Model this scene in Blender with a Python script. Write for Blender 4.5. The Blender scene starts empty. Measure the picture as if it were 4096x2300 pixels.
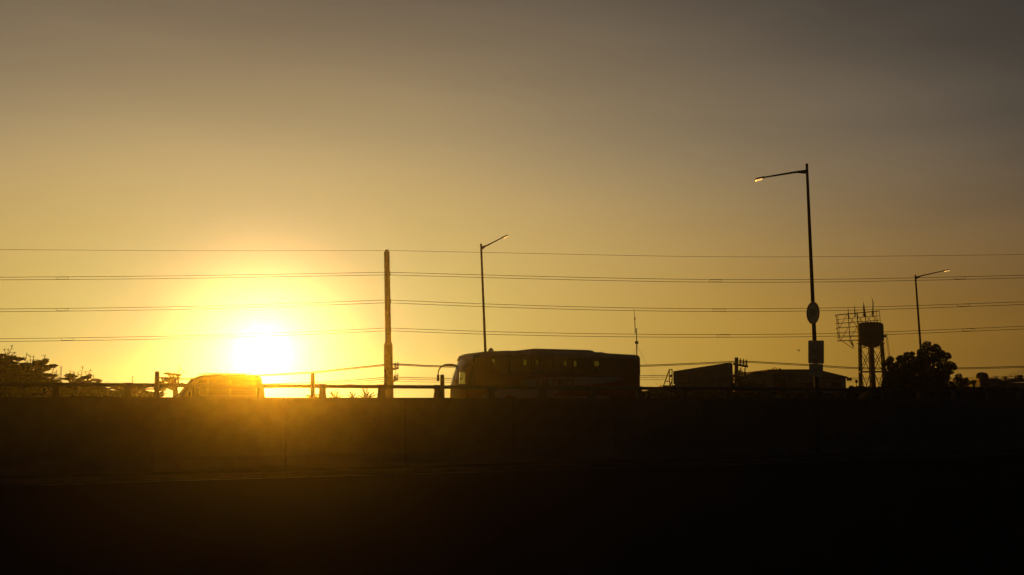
import bpy, bmesh, math, random
from mathutils import Vector, Matrix
R = math.radians
S = bpy.context.scene
COL = S.collection
random.seed(7)

# ------------------------------------------------------------------ camera
F = 4200.0                     # focal length in pixels of the 4096 px wide photograph
HOR = 1610.0                   # horizon row
PITCH = math.atan((HOR - 1150.0) / F)
EYE = 2.3
cam = bpy.data.cameras.new('camera')
cam.sensor_width = 36.0
cam.lens = 36.0 * F / 4096.0
cam.clip_start = 0.1
cam.clip_end = 6000.0
camo = bpy.data.objects.new('camera', cam)
COL.objects.link(camo)
camo.location = (0, 0, EYE)
camo.rotation_euler = (math.pi / 2 + PITCH, 0, 0)
S.camera = camo


def ray(px, py):
    x = (px - 2048.0) / F
    y = (1150.0 - py) / F
    return Vector((x, math.cos(PITCH) - y * math.sin(PITCH), math.sin(PITCH) + y * math.cos(PITCH)))


def P(px, py, Y):
    d = ray(px, py)
    return Vector((0, 0, EYE)) + d * (Y / d.y)


# ------------------------------------------------------------------ sky and sun
SUN = ray(1052, 1412).normalized()
SUN_EL = math.asin(SUN.z)
SUN_AZ = math.atan2(SUN.x, SUN.y)


def lin(c):
    return tuple(((v / 255.0) / 12.92 if v <= 10 else (((v / 255.0) + 0.055) / 1.055) ** 2.4) for v in c)


W = bpy.data.worlds.new('World')
S.world = W
W.use_nodes = True
nt = W.node_tree
N, L = nt.nodes, nt.links
N.clear()
out = N.new('ShaderNodeOutputWorld')
bg = N.new('ShaderNodeBackground')
bg2 = N.new('ShaderNodeBackground')
add = N.new('ShaderNodeAddShader')
sky = N.new('ShaderNodeTexSky')
sky.sky_type = 'NISHITA'
sky.sun_disc = False
sky.sun_elevation = SUN_EL
sky.sun_rotation = SUN_AZ
sky.dust_density = 6.0
sky.air_density = 2.0
sky.ozone_density = 1.0
bg2.inputs[1].default_value = 0.05
tc = N.new('ShaderNodeTexCoord')
nrm = N.new('ShaderNodeVectorMath'); nrm.operation = 'NORMALIZE'
dot = N.new('ShaderNodeVectorMath'); dot.operation = 'DOT_PRODUCT'
dot.inputs[1].default_value = SUN
L.new(tc.outputs['Generated'], nrm.inputs[0])
L.new(nrm.outputs[0], dot.inputs[0])
def math_(op, a, b=None, c=None):
    n = N.new('ShaderNodeMath'); n.operation = op
    for k, v in enumerate((a, b, c)):
        if v is None: continue
        if isinstance(v, (int, float)): n.inputs[k].default_value = v
        else: L.new(v, n.inputs[k])
    return n.outputs[0]


def dotn(vec):
    d = N.new('ShaderNodeVectorMath'); d.operation = 'DOT_PRODUCT'; d.inputs[1].default_value = vec
    L.new(nrm.outputs[0], d.inputs[0]); return d.outputs['Value']


DEG = 180.0 / math.pi
true_ang = math_('MULTIPLY', math_('ARCCOSINE', math_('MINIMUM', dot.outputs['Value'], 1.0)), DEG)
hsun = Vector((math.sin(SUN_AZ), math.cos(SUN_AZ), 0)); psun = Vector((math.cos(SUN_AZ), -math.sin(SUN_AZ), 0))
az_ = math_('MULTIPLY', math_('ARCTAN2', dotn(psun), dotn(hsun)), DEG)
el_ = math_('MULTIPLY', math_('SUBTRACT', math_('ARCSINE', dotn(Vector((0, 0, 1)))), SUN_EL), DEG)
# the dusty glow is wider than it is high: an ellipse round the sun
ell = math_('SQRT', math_('ADD', math_('MULTIPLY', az_, az_), math_('MULTIPLY', math_('MULTIPLY', el_, 2.1), math_('MULTIPLY', el_, 2.1))))
# soft high cloud streaks
mp = N.new('ShaderNodeMapping'); mp.inputs['Scale'].default_value = (1.3, 1.3, 8.0)
mp.inputs['Rotation'].default_value = (0, R(9), 0)
L.new(nrm.outputs[0], mp.inputs[0])
nz = N.new('ShaderNodeTexNoise'); nz.inputs['Scale'].default_value = 2.6; nz.inputs['Detail'].default_value = 4.0
L.new(mp.outputs[0], nz.inputs['Vector'])
ell = math_('MULTIPLY', ell, math_('MULTIPLY_ADD', nz.outputs[0], 0.13, 0.935))


def ramp(src, stops, span):
    r = N.new('ShaderNodeValToRGB')
    r.color_ramp.interpolation = 'LINEAR'
    e = r.color_ramp.elements
    while len(e) > 1: e.remove(e[-1])
    pts = stops
    n = 30
    res = []
    for i in range(n + 1):       # resample log-linearly so that no kinks show
        a = span * (i / n) ** 1.35
        for (a0, c0), (a1, c1) in zip(pts, pts[1:]):
            if a0 <= a <= a1 + 1e-6:
                t = (a - a0) / (a1 - a0)
                res.append((a, tuple(math.exp(math.log(max(x, 1e-5)) * (1 - t) + math.log(max(y, 1e-5)) * t) for x, y in zip(c0, c1))))
                break
    for k, (a, c) in enumerate(res):
        q = e[0] if k == 0 else e.new(a / span)
        q.position = a / span
        q.color = (c[0], c[1], c[2], 1)
    L.new(math_('DIVIDE', src, span), r.inputs[0])
    return r


LOW = [(0, (.42, .38, .17)), (4, (.46, .40, .17)), (7, (.56, .47, .165)), (10, (.62, .51, .145)), (14, (.58, .40, .105)), (20, (.50, .32, .068)), (26, (.43, .245, .038)), (32, (.32, .173, .026)), (38, (.225, .113, .017)),
       (50, (.10, .052, .014)), (65, (.026, .016, .009)), (90, (.008, .007, .007)), (140, (.006, .006, .007))]
HIGH = [(0, (.66, .52, .23)), (10, (.66, .52, .22)), (13, (.62, .48, .205)), (16, (.57, .43, .187)), (20, (.51, .373, .168)), (24, (.415, .305, .148)), (31, (.27, .202, .112)), (38, (.172, .130, .082)),
        (42, (.132, .102, .071)), (52, (.048, .041, .034)), (70, (.016, .0145, .015)), (95, (.008, .008, .010)), (140, (.006, .006, .008))]
rl, rh = ramp(ell, LOW, 140), ramp(ell, HIGH, 140)
dip = ramp(true_ang, [(0, (.65, .75, .9)), (5, (.68, .84, 1)), (7, (.78, .90, 1)), (9, (.90, .96, 1)), (12, (.97, 1, 1)), (16, (1, 1, 1)), (40, (1, 1, 1))], 40)
core = ramp(true_ang, [(0, (2, 2, 2)), (.8, (1.2, 1.2, 1.15)), (1.4, (.75, .75, .80)), (2.1, (.4, .45, .50)), (3.6, (.18, .20, .25)), (5, (.06, .08, .12)), (7, (.01, .02, .045)), (10, (.001, .003, .010)), (14, (.00002, .00002, .0005)), (40, (.00001, .00001, .00001))], 40)
sep = N.new('ShaderNodeSeparateXYZ'); L.new(nrm.outputs[0], sep.inputs[0])
mr = N.new('ShaderNodeMapRange'); mr.interpolation_type = 'SMOOTHSTEP'
mr.inputs['From Min'].default_value = math.sin(R(2)); mr.inputs['From Max'].default_value = math.sin(R(15))
L.new(sep.outputs['Z'], mr.inputs['Value'])
mx = N.new('ShaderNodeMix'); mx.data_type = 'RGBA'
L.new(mr.outputs[0], mx.inputs['Factor']); L.new(rl.outputs[0], mx.inputs['A']); L.new(rh.outputs[0], mx.inputs['B'])
m2_ = N.new('ShaderNodeMix'); m2_.data_type = 'RGBA'; m2_.blend_type = 'MULTIPLY'; m2_.inputs['Factor'].default_value = 1.0
L.new(mx.outputs['Result'], m2_.inputs['A']); L.new(dip.outputs[0], m2_.inputs['B'])
m3_ = N.new('ShaderNodeMix'); m3_.data_type = 'RGBA'; m3_.blend_type = 'ADD'; m3_.inputs['Factor'].default_value = 1.0
L.new(m2_.outputs['Result'], m3_.inputs['A']); L.new(core.outputs[0], m3_.inputs['B'])
# faded distant ridge at the right, put into the sky colour a shade darker
nb = N.new('ShaderNodeTexNoise'); nb.inputs['Scale'].default_value = 40.0; nb.inputs['Detail'].default_value = 5.0
L.new(nrm.outputs[0], nb.inputs['Vector'])
hgt = N.new('ShaderNodeFloatCurve')
cv = hgt.mapping.curves[0]
for k, (x, y) in enumerate([(0.0, .0), (.40, .0), (.455, .35), (.50, .62), (.60, .70), (.75, .45), (1.0, .0)]):
    if k < 2: cv.points[0 if k == 0 else 1].location = (x, y)
    else: cv.points.new(x, y)
hgt.mapping.update()
L.new(math_('DIVIDE', az_, 85.0), hgt.inputs['Value'])
top_el = math_('ADD', math_('MULTIPLY', hgt.outputs[0], 4.1), math_('MULTIPLY_ADD', nb.outputs[0], .5, -.25))
abs_el = math_('ADD', el_, SUN_EL * DEG)
mk = N.new('ShaderNodeMapRange'); mk.interpolation_type = 'SMOOTHSTEP'
mk.inputs['From Min'].default_value = -.12; mk.inputs['From Max'].default_value = .12; mk.inputs['To Min'].default_value = 1.0; mk.inputs['To Max'].default_value = .80
L.new(math_('SUBTRACT', top_el, abs_el), mk.inputs['Value'])
m4_ = N.new('ShaderNodeVectorMath'); m4_.operation = 'SCALE'
L.new(m3_.outputs['Result'], m4_.inputs[0]); L.new(mk.outputs[0], m4_.inputs['Scale'])
L.new(m4_.outputs[0], bg.inputs[0])
bg.inputs[1].default_value = 1.0
# the physical sky supplies the faint blue of the zenith on top of the dusty glow
hs = N.new('ShaderNodeMix'); hs.data_type = 'RGBA'; hs.blend_type = 'MULTIPLY'; hs.inputs['Factor'].default_value = 1.0
hs.inputs['B'].default_value = (.10, .10, .10, 1)
L.new(sky.outputs[0], hs.inputs['A']); L.new(hs.outputs['Result'], bg2.inputs[0])
L.new(bg.outputs[0], add.inputs[0]); L.new(bg2.outputs[0], add.inputs[1])
L.new(add.outputs[0], out.inputs['Surface'])

sl = bpy.data.lights.new('sun', 'SUN')
sl.energy = 3.2
sl.angle = R(0.5)
sl.color = (1.0, 0.40, 0.012)
so = bpy.data.objects.new('sun', sl)
COL.objects.link(so)
so.rotation_euler = (-SUN).to_track_quat('-Z', 'Y').to_euler()
so.location = SUN * 50 + Vector((0, 0, 40))

vs = S.view_settings
vs.view_transform = 'Standard'
vs.look = 'None'
vs.exposure = 0.0
vs.gamma = 1.0
vs.use_curve_mapping = False
S.cycles.use_denoising = True
S.cycles.max_bounces = 6
S.cycles.transparent_max_bounces = 12
S.cycles.volume_bounces = 0
HAZE = 0.0004
HAZE_G = 0.95


# ------------------------------------------------------------------ materials
def mat(name, col, rough=.7, metal=0.0, var=.25, scale=6.0, bump=.15, spec=.4, emit=None, estr=0):
    m = bpy.data.materials.new(name)
    m.use_nodes = True
    t = m.node_tree
    b = t.nodes['Principled BSDF']
    b.inputs['Roughness'].default_value = rough
    b.inputs['Metallic'].default_value = metal
    b.inputs['Specular IOR Level'].default_value = spec
    n = t.nodes.new('ShaderNodeTexNoise'); n.inputs['Scale'].default_value = scale; n.inputs['Detail'].default_value = 6
    c = t.nodes.new('ShaderNodeTexCoord'); t.links.new(c.outputs['Object'], n.inputs['Vector'])
    r = t.nodes.new('ShaderNodeValToRGB')
    r.color_ramp.elements[0].position = .3; r.color_ramp.elements[1].position = .75
    r.color_ramp.elements[0].color = tuple(v * (1 - var) for v in col) + (1,)
    r.color_ramp.elements[1].color = tuple(min(1, v * (1 + var)) for v in col) + (1,)
    t.links.new(n.outputs[0], r.inputs[0]); t.links.new(r.outputs[0], b.inputs['Base Color'])
    if bump:
        bp = t.nodes.new('ShaderNodeBump'); bp.inputs['Strength'].default_value = bump; bp.inputs['Distance'].default_value = .02
        t.links.new(n.outputs[0], bp.inputs['Height']); t.links.new(bp.outputs[0], b.inputs['Normal'])
    if emit:
        b.inputs['Emission Color'].default_value = tuple(emit) + (1,)
        b.inputs['Emission Strength'].default_value = estr
    return m


def glass(name, tint, gloss=.08):
    m = bpy.data.materials.new(name)
    m.use_nodes = True
    t = m.node_tree
    t.nodes.clear()
    o = t.nodes.new('ShaderNodeOutputMaterial')
    tr = t.nodes.new('ShaderNodeBsdfTransparent'); tr.inputs[0].default_value = tuple(tint) + (1,)
    gl = t.nodes.new('ShaderNodeBsdfGlossy'); gl.inputs['Roughness'].default_value = .04
    gl.inputs[0].default_value = (.9, .9, .9, 1)
    fr = t.nodes.new('ShaderNodeFresnel'); fr.inputs[0].default_value = 1.5
    ms = t.nodes.new('ShaderNodeMixShader')
    t.links.new(fr.outputs[0], ms.inputs[0]); t.links.new(tr.outputs[0], ms.inputs[1]); t.links.new(gl.outputs[0], ms.inputs[2])
    t.links.new(ms.outputs[0], o.inputs[0])
    return m


M = dict(
    asphalt=mat('asphalt', (.034, .033, .032), .95, scale=30, bump=.4, spec=.0),
    soil=mat('soil', (.09, .08, .06), .95, scale=1.2, bump=.5, spec=.1),
    verge=mat('verge_grass', (.05, .06, .03), .95, scale=9, bump=.6),
    paint=mat('road_paint', (.22, .22, .20), .9, scale=20, var=.5, spec=.1),
    concrete=mat('concrete', (.15, .14, .125), .9, scale=3, bump=.3, var=.12, spec=.1),
    pole_concrete=mat('pole_concrete', (.18, .17, .15), .85, scale=5),
    steel=mat('galvanised_steel', (.12, .12, .12), .75, .2, scale=9, spec=.2),
    railpaint=mat('rail_paint', (.10, .10, .095), .8, .0, scale=9),
    rust=mat('rusty_steel', (.12, .07, .045), .8, .3, scale=9, var=.4),
    wire=mat('weathered_cable', (.05, .05, .05), .7, 0, bump=0),
    tank=mat('tank_paint', (.05, .045, .042), .75, .1, scale=2, var=.4),
    lens=mat('lamp_lens', (.8, .7, .5), .4, bump=0, emit=(1.0, .55, .17), estr=1.1),  # emission stands in for low sun caught in the translucent lens
    bark=mat('bark', (.08, .06, .045), .9, scale=12, bump=.5),
    leaf=mat('leaf', (.05, .075, .03), .9, scale=2, bump=0, spec=0),
    leaf_dark=mat('leaf_dark', (.030, .045, .020), .9, scale=2, bump=0, spec=0),
    red=mat('red_paint', (.20, .02, .012), .35, scale=1.5, var=.15, bump=.02),
    white=mat('white_paint', (.48, .47, .45), .4, scale=1.5, var=.1, bump=.02),
    silver=mat('silver_paint', (.35, .35, .36), .35, .5, scale=1.5, var=.1, bump=.02),
    roofgrey=mat('roof_paint', (.30, .30, .31), .5, scale=1.5, bump=.02),
    chrome=mat('chrome', (.75, .73, .7), .18, 1.0, var=.03, bump=0),
    black=mat('black_plastic', (.015, .015, .015), .6, bump=.05, spec=.08),
    rubber=mat('rubber', (.02, .02, .02), .85, scale=20),
    rim=mat('wheel_rim', (.35, .35, .36), .4, .8),
    cloth=mat('curtain_cloth', (.04, .028, .02), .95, scale=14),
    seat=mat('seat_fabric', (.08, .05, .05), .95, scale=14),
    carpaint=mat('dark_car_paint', (.005, .0055, .006),   .6, .0, var=.1, bump=.01, spec=.01),
    carpaint2=mat('brown_car_paint', (.007, .0055, .0045),   .6, .0, var=.1, bump=.01, spec=.01),
    vanpaint=mat('van_paint', (.07, .068, .065), .45, var=.1, bump=.01),
    amber=mat('amber_lens', (.6, .2, .03), .25, bump=0),
    redlens=mat('red_lens', (.12, .01, .01), .4, bump=0),
    clear=mat('headlight_lens', (.10, .10, .10), .2, bump=0, spec=.4),
    cladding=mat('sheet_metal_cladding', (.20, .19, .17), .7, .2, scale=2, var=.3),
    cladding2=mat('faded_board', (.16, .14, .12), .8, scale=2, var=.3),
    plaster=mat('plaster', (.30, .27, .23), .9, scale=2, var=.3),
    plaster2=mat('dark_plaster', (.18, .16, .14), .9, scale=2, var=.3),
    roof=mat('roof_sheet', (.12, .10, .09), .7, .2, scale=3, var=.3),
    door_red=mat('red_door_paint', (.28, .03, .025), .6, scale=4),
    sign_white=mat('sign_white', (.25, .25, .235), .5, scale=5, var=.1, bump=0),
    sign_red=mat('sign_red', (.40, .03, .03), .5, scale=5, var=.1, bump=0),
    sign_black=mat('sign_black', (.02, .02, .02), .5, bump=0),
    hill=mat('hill_scrub', (.30, .27, .20), .95, scale=.05, bump=.5),
    feather=mat('feathers', (.03, .028, .025), .8),
)
M['tint'] = glass('tinted_glass', (.52, .54, .33))
M['clearglass'] = glass('clear_glass', (.86, .86, .78))
M['carglass'] = glass('car_glass', (.35, .38, .33))


# ------------------------------------------------------------------ mesh helpers
class MB:
    SC = 1.0
    def __init__(s):
        s.v = []; s.f = []

    def addv(s, pts):
        i = len(s.v); s.v += [tuple(p) for p in pts]; return i

    def box(s, c, size, rz=0.0, rx=0.0, ry=0.0):
        m = Matrix.Translation(c) @ Matrix.Rotation(rz, 4, 'Z') @ Matrix.Rotation(ry, 4, 'Y') @ Matrix.Rotation(rx, 4, 'X')
        x, y, z = (k / 2 for k in size)
        i = s.addv([m @ Vector(p) for p in ((-x, -y, -z), (x, -y, -z), (x, y, -z), (-x, y, -z), (-x, -y, z), (x, -y, z), (x, y, z), (-x, y, z))])
        s.f += [(i, i + 3, i + 2, i + 1), (i + 4, i + 5, i + 6, i + 7), (i, i + 1, i + 5, i + 4), (i + 1, i + 2, i + 6, i + 5), (i + 2, i + 3, i + 7, i + 6), (i + 3, i, i + 4, i + 7)]
        return s

    def b(s, x0, x1, y0, y1, z0, z1):
        return s.box(((x0 + x1) / 2, (y0 + y1) / 2, (z0 + z1) / 2), (abs(x1 - x0), abs(y1 - y0), abs(z1 - z0)))

    def bar(s, a, b, w, h=None, up=Vector((0, 0, 1))):      # square bar between two points
        a, b = Vector(a), Vector(b); h = (h or w) * MB.SC; w = w * MB.SC
        d = (b - a)
        if d.length < 1e-6: return s
        d.normalize()
        if abs(d.dot(up)) > .98: up = Vector((0, 1, 0))
        x = d.cross(up).normalized(); y = x.cross(d).normalized()
        i = s.addv([p + x * (sx * w / 2) + y * (sy * h / 2) for p in (a, b) for sx, sy in ((-1, -1), (1, -1), (1, 1), (-1, 1))])
        s.f += [(i, i + 1, i + 2, i + 3), (i + 7, i + 6, i + 5, i + 4), (i, i + 4, i + 5, i + 1), (i + 1, i + 5, i + 6, i + 2), (i + 2, i + 6, i + 7, i + 3), (i + 3, i + 7, i + 4, i)]
        return s

    def tube(s, pts, rad, seg=8, cap=True):
        pts = [Vector(p) for p in pts]
        if not isinstance(rad, (list, tuple)): rad = [rad] * len(pts)
        rad = [q * MB.SC for q in rad]
        rings = []
        prev = None
        for k, p in enumerate(pts):
            d = (pts[min(k + 1, len(pts) - 1)] - pts[max(k - 1, 0)]).normalized()
            if prev is None:
                up = Vector((0, 0, 1)) if abs(d.z) < .9 else Vector((0, 1, 0))
                x = d.cross(up).normalized()
            else:
                x = (prev - d * prev.dot(d)).normalized()
            y = d.cross(x).normalized(); prev = x
            rings.append(s.addv([p + (x * math.cos(t) + y * math.sin(t)) * rad[k] for t in (2 * math.pi * j / seg for j in range(seg))]))
        for a, b in zip(rings, rings[1:]):
            for j in range(seg):
                s.f.append((a + j, a + (j + 1) % seg, b + (j + 1) % seg, b + j))
        if cap:
            s.f.append(tuple(rings[0] + j for j in reversed(range(seg))))
            s.f.append(tuple(rings[-1] + j for j in range(seg)))
        return s

    def lathe(s, c, prof, seg=24):      # prof: (r, z)
        rings = [s.addv([(c[0] + r * math.cos(2 * math.pi * j / seg), c[1] + r * math.sin(2 * math.pi * j / seg), c[2] + z) for j in range(seg)]) for r, z in prof]
        for a, b in zip(rings, rings[1:]):
            for j in range(seg):
                s.f.append((a + j, a + (j + 1) % seg, b + (j + 1) % seg, b + j))
        s.f.append(tuple(rings[0] + j for j in reversed(range(seg))))
        s.f.append(tuple(rings[-1] + j for j in range(seg)))
        return s

    def prism(s, poly, off):            # polygon of 3D points pushed along off
        n = len(poly); off = Vector(off)
        i = s.addv(poly); j = s.addv([Vector(p) + off for p in poly])
        s.f += [tuple(range(i, i + n)), tuple(reversed(range(j, j + n)))]
        for k in range(n):
            a, b = i + k, i + (k + 1) % n
            s.f.append((a, j + k, j + (k + 1) % n, b))
        return s

    def loft(s, secs, cap=True, closed=True):
        n = len(secs[0]); rings = [s.addv(x) for x in secs]
        for a, b in zip(rings, rings[1:]):
            for j in range(n if closed else n - 1):
                s.f.append((a + j, a + (j + 1) % n, b + (j + 1) % n, b + j))
        if cap:
            s.f.append(tuple(rings[0] + j for j in reversed(range(n))))
            s.f.append(tuple(rings[-1] + j for j in range(n)))
        return s

    def build(s, name, m, parent=None, smooth=False, bevel=0):
        me = bpy.data.meshes.new(name)
        me.from_pydata(s.v, [], s.f)
        bm = bmesh.new(); bm.from_mesh(me)
        bmesh.ops.recalc_face_normals(bm, faces=bm.faces)
        bm.to_mesh(me); bm.free()
        me.materials.append(M[m])
        o = bpy.data.objects.new(name, me)
        COL.objects.link(o)
        if parent: o.parent = parent
        if smooth:
            for p in me.polygons: p.use_smooth = True
            me.set_sharp_from_angle(angle=R(35))
        if bevel:
            bv = o.modifiers.new('bevel', 'BEVEL'); bv.width = bevel; bv.segments = 2; bv.limit_method = 'ANGLE'
        return o


def tag(o, label, cat, group=None, kind=None):
    if label: o['label'] = label
    if cat: o['category'] = cat
    if group: o['group'] = group
    if kind: o['kind'] = kind
    return o


def empty(name, loc=(0, 0, 0), rz=0.0, label=None, cat=None, group=None):
    o = bpy.data.objects.new(name, None)
    COL.objects.link(o)
    o.location = loc; o.rotation_euler = (0, 0, rz)
    o.empty_display_size = .2
    return tag(o, label, cat, group)


def struct(o):
    o['kind'] = 'structure'; return o


def copy_tree(o, parent=None):
    c = o.copy(); COL.objects.link(c)
    if parent: c.parent = parent
    for ch in list(o.children): copy_tree(ch, c)
    return c


def text_mesh(name, body, size, m, parent, mtx, depth=.006, sx=1.0):
    cu = bpy.data.curves.new(name, 'FONT')
    cu.body = body; cu.size = size; cu.extrude = depth; cu.align_x = 'CENTER'; cu.align_y = 'CENTER'; cu.offset = size * .02
    o = bpy.data.objects.new('tmp', cu); COL.objects.link(o)
    bpy.context.view_layer.update()
    me = bpy.data.meshes.new_from_object(o.evaluated_get(bpy.context.evaluated_depsgraph_get()))
    bpy.data.objects.remove(o)
    me.transform(mtx @ Matrix.Scale(sx, 4, (1, 0, 0)))
    me.materials.clear(); me.materials.append(M[m])
    me.name = name
    r = bpy.data.objects.new(name, me); COL.objects.link(r); r.parent = parent
    return r


# ------------------------------------------------------------------ ground, roads, barrier
DU = Vector((math.cos(math.atan(.4513)), math.sin(math.atan(.4513)), 0))     # along the roads
DN = Vector((-DU.y, DU.x, 0))                                                # away from the camera
W0 = Vector((0, 38.69, 0))                                                   # barrier line passes here
ROAD = 1.35


def along(u, n, z=0.0):
    return W0 + DU * u + DN * n + Vector((0, 0, z))


g = MB()
E = 330
# lower terrace near the camera, step hidden under the barrier, upper terrace beyond it
i = g.addv([along(-E, -E * .45), along(E, -E * .45), along(E, 0.2), along(-E, .2), along(-E, .2, ROAD - .02), along(E, .2, ROAD - .02), along(E, E, ROAD - .02), along(-E, E, ROAD - .02)])
g.f += [(i, i + 1, i + 2, i + 3), (i + 3, i + 2, i + 5, i + 4), (i + 4, i + 5, i + 6, i + 7)]
struct(g.build('ground', 'soil'))
r = MB()
i = r.addv([along(-150, -60, .012), along(150, -60, .012), along(150, -2.2, .012), along(-150, -2.2, .012)]); r.f.append((i, i + 1, i + 2, i + 3))
struct(r.build('road', 'asphalt'))
r = MB()
i = r.addv([along(-150, .6, ROAD), along(150, .6, ROAD), along(150, 27, ROAD), along(-150, 27, ROAD)]); r.f.append((i, i + 1, i + 2, i + 3))
struct(r.build('upper_road', 'asphalt'))
k = MB(); k.prism([along(-150, -2.2, 0), along(-150, -2.05, 0), along(-150, -2.05, .15), along(-150, -2.2, .14)], DU * 300)
struct(k.build('kerb', 'concrete'))
v = MB()
i = v.addv([along(-150, -2.04, .13), along(150, -2.04, .13), along(150, -.3, .13), along(-150, -.3, .13)]); v.f.append((i, i + 1, i + 2, i + 3))
struct(v.build('verge', 'verge'))
lm = MB()
for n0 in (-2.7,):
    i = lm.addv([along(-150, n0 - .07, .017), along(150, n0 - .07, .017), along(150, n0 + .07, .017), along(-150, n0 + .07, .017)]); lm.f.append((i, i + 1, i + 2, i + 3))
struct(lm.build('road_markings', 'paint'))
lm = MB()
for n0 in (1.4, 25.5):
    i = lm.addv([along(-150, n0 - .07, ROAD + .005), along(150, n0 - .07, ROAD + .005), along(150, n0 + .07, ROAD + .005), along(-150, n0 + .07, ROAD + .005)]); lm.f.append((i, i + 1, i + 2, i + 3))
for n0 in (7.4, 13.4, 19.4):
    for q in range(-9, 10):
        i = lm.addv([along(q * 9, n0 - .07, ROAD + .005), along(q * 9 + 3, n0 - .07, ROAD + .005), along(q * 9 + 3, n0 + .07, ROAD + .005), along(q * 9, n0 + .07, ROAD + .005)]); lm.f.append((i, i + 1, i + 2, i + 3))
struct(lm.build('upper_road_markings', 'paint'))

WT = EYE + .168          # wall top
RT = EYE + .61           # rail top
bar = empty('barrier_wall', along(0, 0), math.atan(.4513), 'long concrete retaining wall topped by a single rail on stub posts, in front of the bus', 'barrier')
for q in range(-6, 9):
    p = MB()
    x0, x1 = q * 4.15 + .012, (q + 1) * 4.15 - .012
    prof = [(-.30, 0), (-.30, .25), (-.16, .55), (-.12, WT - .12), (-.15, WT - .12), (-.15, WT), (.15, WT), (.15, WT - .12), (.14, .0)]
    p.prism([Vector((x0, a, b)) for a, b in prof], (x1 - x0, 0, 0))
    p.build('wall_panel', 'concrete', bar)
p = MB(); p.b(-24.9, 37.3, -.05, .05, RT - .125, RT)
p.build('rail', 'railpaint', bar, bevel=.012)
p = MB(); p.prism([Vector((-24.9, a, b)) for a, b in ((-.10, .1), (-.10, WT - .06), (.10, WT - .06), (.10, .1))], (62.2, 0, 0)); p.build('wall_core', 'concrete', bar)
us = -0.758 / DU.x
for q in range(-11, 17):
    x = us + q * (1.89 / DU.x)
    w = .105
    p = MB()
    z0, z1 = WT - .01, RT - .128
    prof = [(-w * 1.22, z0), (w * 1.22, z0), (w * 1.02, z0 + .1), (w * .88, z0 + .26), (w * .92, z1), (-w * .92, z1), (-w * .88, z0 + .26), (-w * 1.02, z0 + .1)]
    p.prism([Vector((x + a, -.10, b)) for a, b in prof], (0, .2, 0))
    p.build('post', 'concrete', bar, bevel=.01)
    c = MB(); c.b(x - .13, x + .13, -.075, -.052, RT - .13, RT + .012)
    c.b(x - .13, x + .13, .052, .075, RT - .13, RT + .012)
    c.build('rail_bracket', 'steel', bar)

def bollard(X, label):
    Y = 38.69 + .4513 * X
    t = MB()
    s = [(.0, .0), (.075, .0), (.078, .5), (.072, .78), (.055, .82), (0, .825)]
    t.lathe((0, 0, 0), [(max(a, .001), b) for a, b in s], 16)
    o = t.build('marker_post', 'concrete', None, smooth=True)
    o.location = (X, Y, WT); o.location += -DN * .0
    o.rotation_euler = (R(0), R(-1.2), 0)
    tag(o, label, 'post', 'round topped marker posts on the wall')
    return o
for X, lb in ((-11.31, 'round topped marker post just left of the van, rising above the rail'), (-6.748, 'round topped marker post between the van and the tall utility pole'), (-2.5, 'round topped marker post in front of the nose of the bus')):
    o = bollard(X, lb)
    o.location += DN * (-.0) + Vector((0, 0, 0))
    o.location = Vector(o.location) - DN * .08 + DN * .0

# ------------------------------------------------------------------ haze box
hz = MB(); hz.b(-325, 325, -60, 345, -1.0, 13.6)
ho = hz.build('haze', 'wire')
hm = bpy.data.materials.new('haze'); hm.use_nodes = True
ht = hm.node_tree; ht.nodes.clear()
hout = ht.nodes.new('ShaderNodeOutputMaterial'); pv = ht.nodes.new('ShaderNodeVolumePrincipled')
pv.inputs['Color'].default_value = (.97, .95, .92, 1)
pv.inputs['Density'].default_value = HAZE
pv.inputs['Anisotropy'].default_value = HAZE_G
ht.links.new(pv.outputs[0], hout.inputs['Volume'])
ho.data.materials.clear(); ho.data.materials.append(hm)
ho['kind'] = 'stuff'
ho['label'] = 'thin dusty evening air glowing around the low sun'


# ------------------------------------------------------------------ bus
BC = 58.0
def bus_u(px):
    k = (px - 2048) / F
    Y = BC / (1 - .4513 * k)
    return (k * Y - BX0) / DU.x
BX0 = 0
k0 = (1868 - 2048) / F
BX0 = k0 * BC / (1 - .4513 * k0)
BL = bus_u(2563)
bus = empty('bus', (BX0, BC + .4513 * BX0, ROAD), math.atan(.4513), 'red and white long distance coach driving left behind the wall', 'bus')
BWD = 2.5
def bus_w(px, py):
    k = (px - 2048) / F
    Y = BC / (1 - .4513 * k)
    return P(px, py, Y).z - ROAD
BELT, BAND, ROOFZ = 2.55, 3.50, 3.76


def ring(u, z0, z1, inset=0, round_=.0):      # rectangular section with rounded top if asked
    a, b = inset, BWD - inset
    if round_:
        rr = round_
        return [(u, a, z0), (u, a, z1 - rr), (u, a + rr * .35, z1 - rr * .35), (u, a + rr * 1.3, z1), (u, b - rr * 1.3, z1), (u, b - rr * .35, z1 - rr * .35), (u, b, z1 - rr), (u, b, z0)]
    return [(u, a, z0), (u, a, z1), (u, b, z1), (u, b, z0)]
# lower body
lb = MB()
secs = []
for u, ins, zt in ((-.16, .55, 1.80), (-.13, .25, 1.83), (0, .06, 1.86), (.25, .0, 1.90), (1.36, 0, 1.95), (1.42, 0, 2.36), (1.9, 0, BELT), (BL - .25, 0, BELT), (BL - .05, .06, BELT), (BL, .2, BELT)):
    secs.append(ring(u, .35, zt, ins))
lb.loft(secs)
lb.build('lower_body', 'red', bus, smooth=True)
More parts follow.
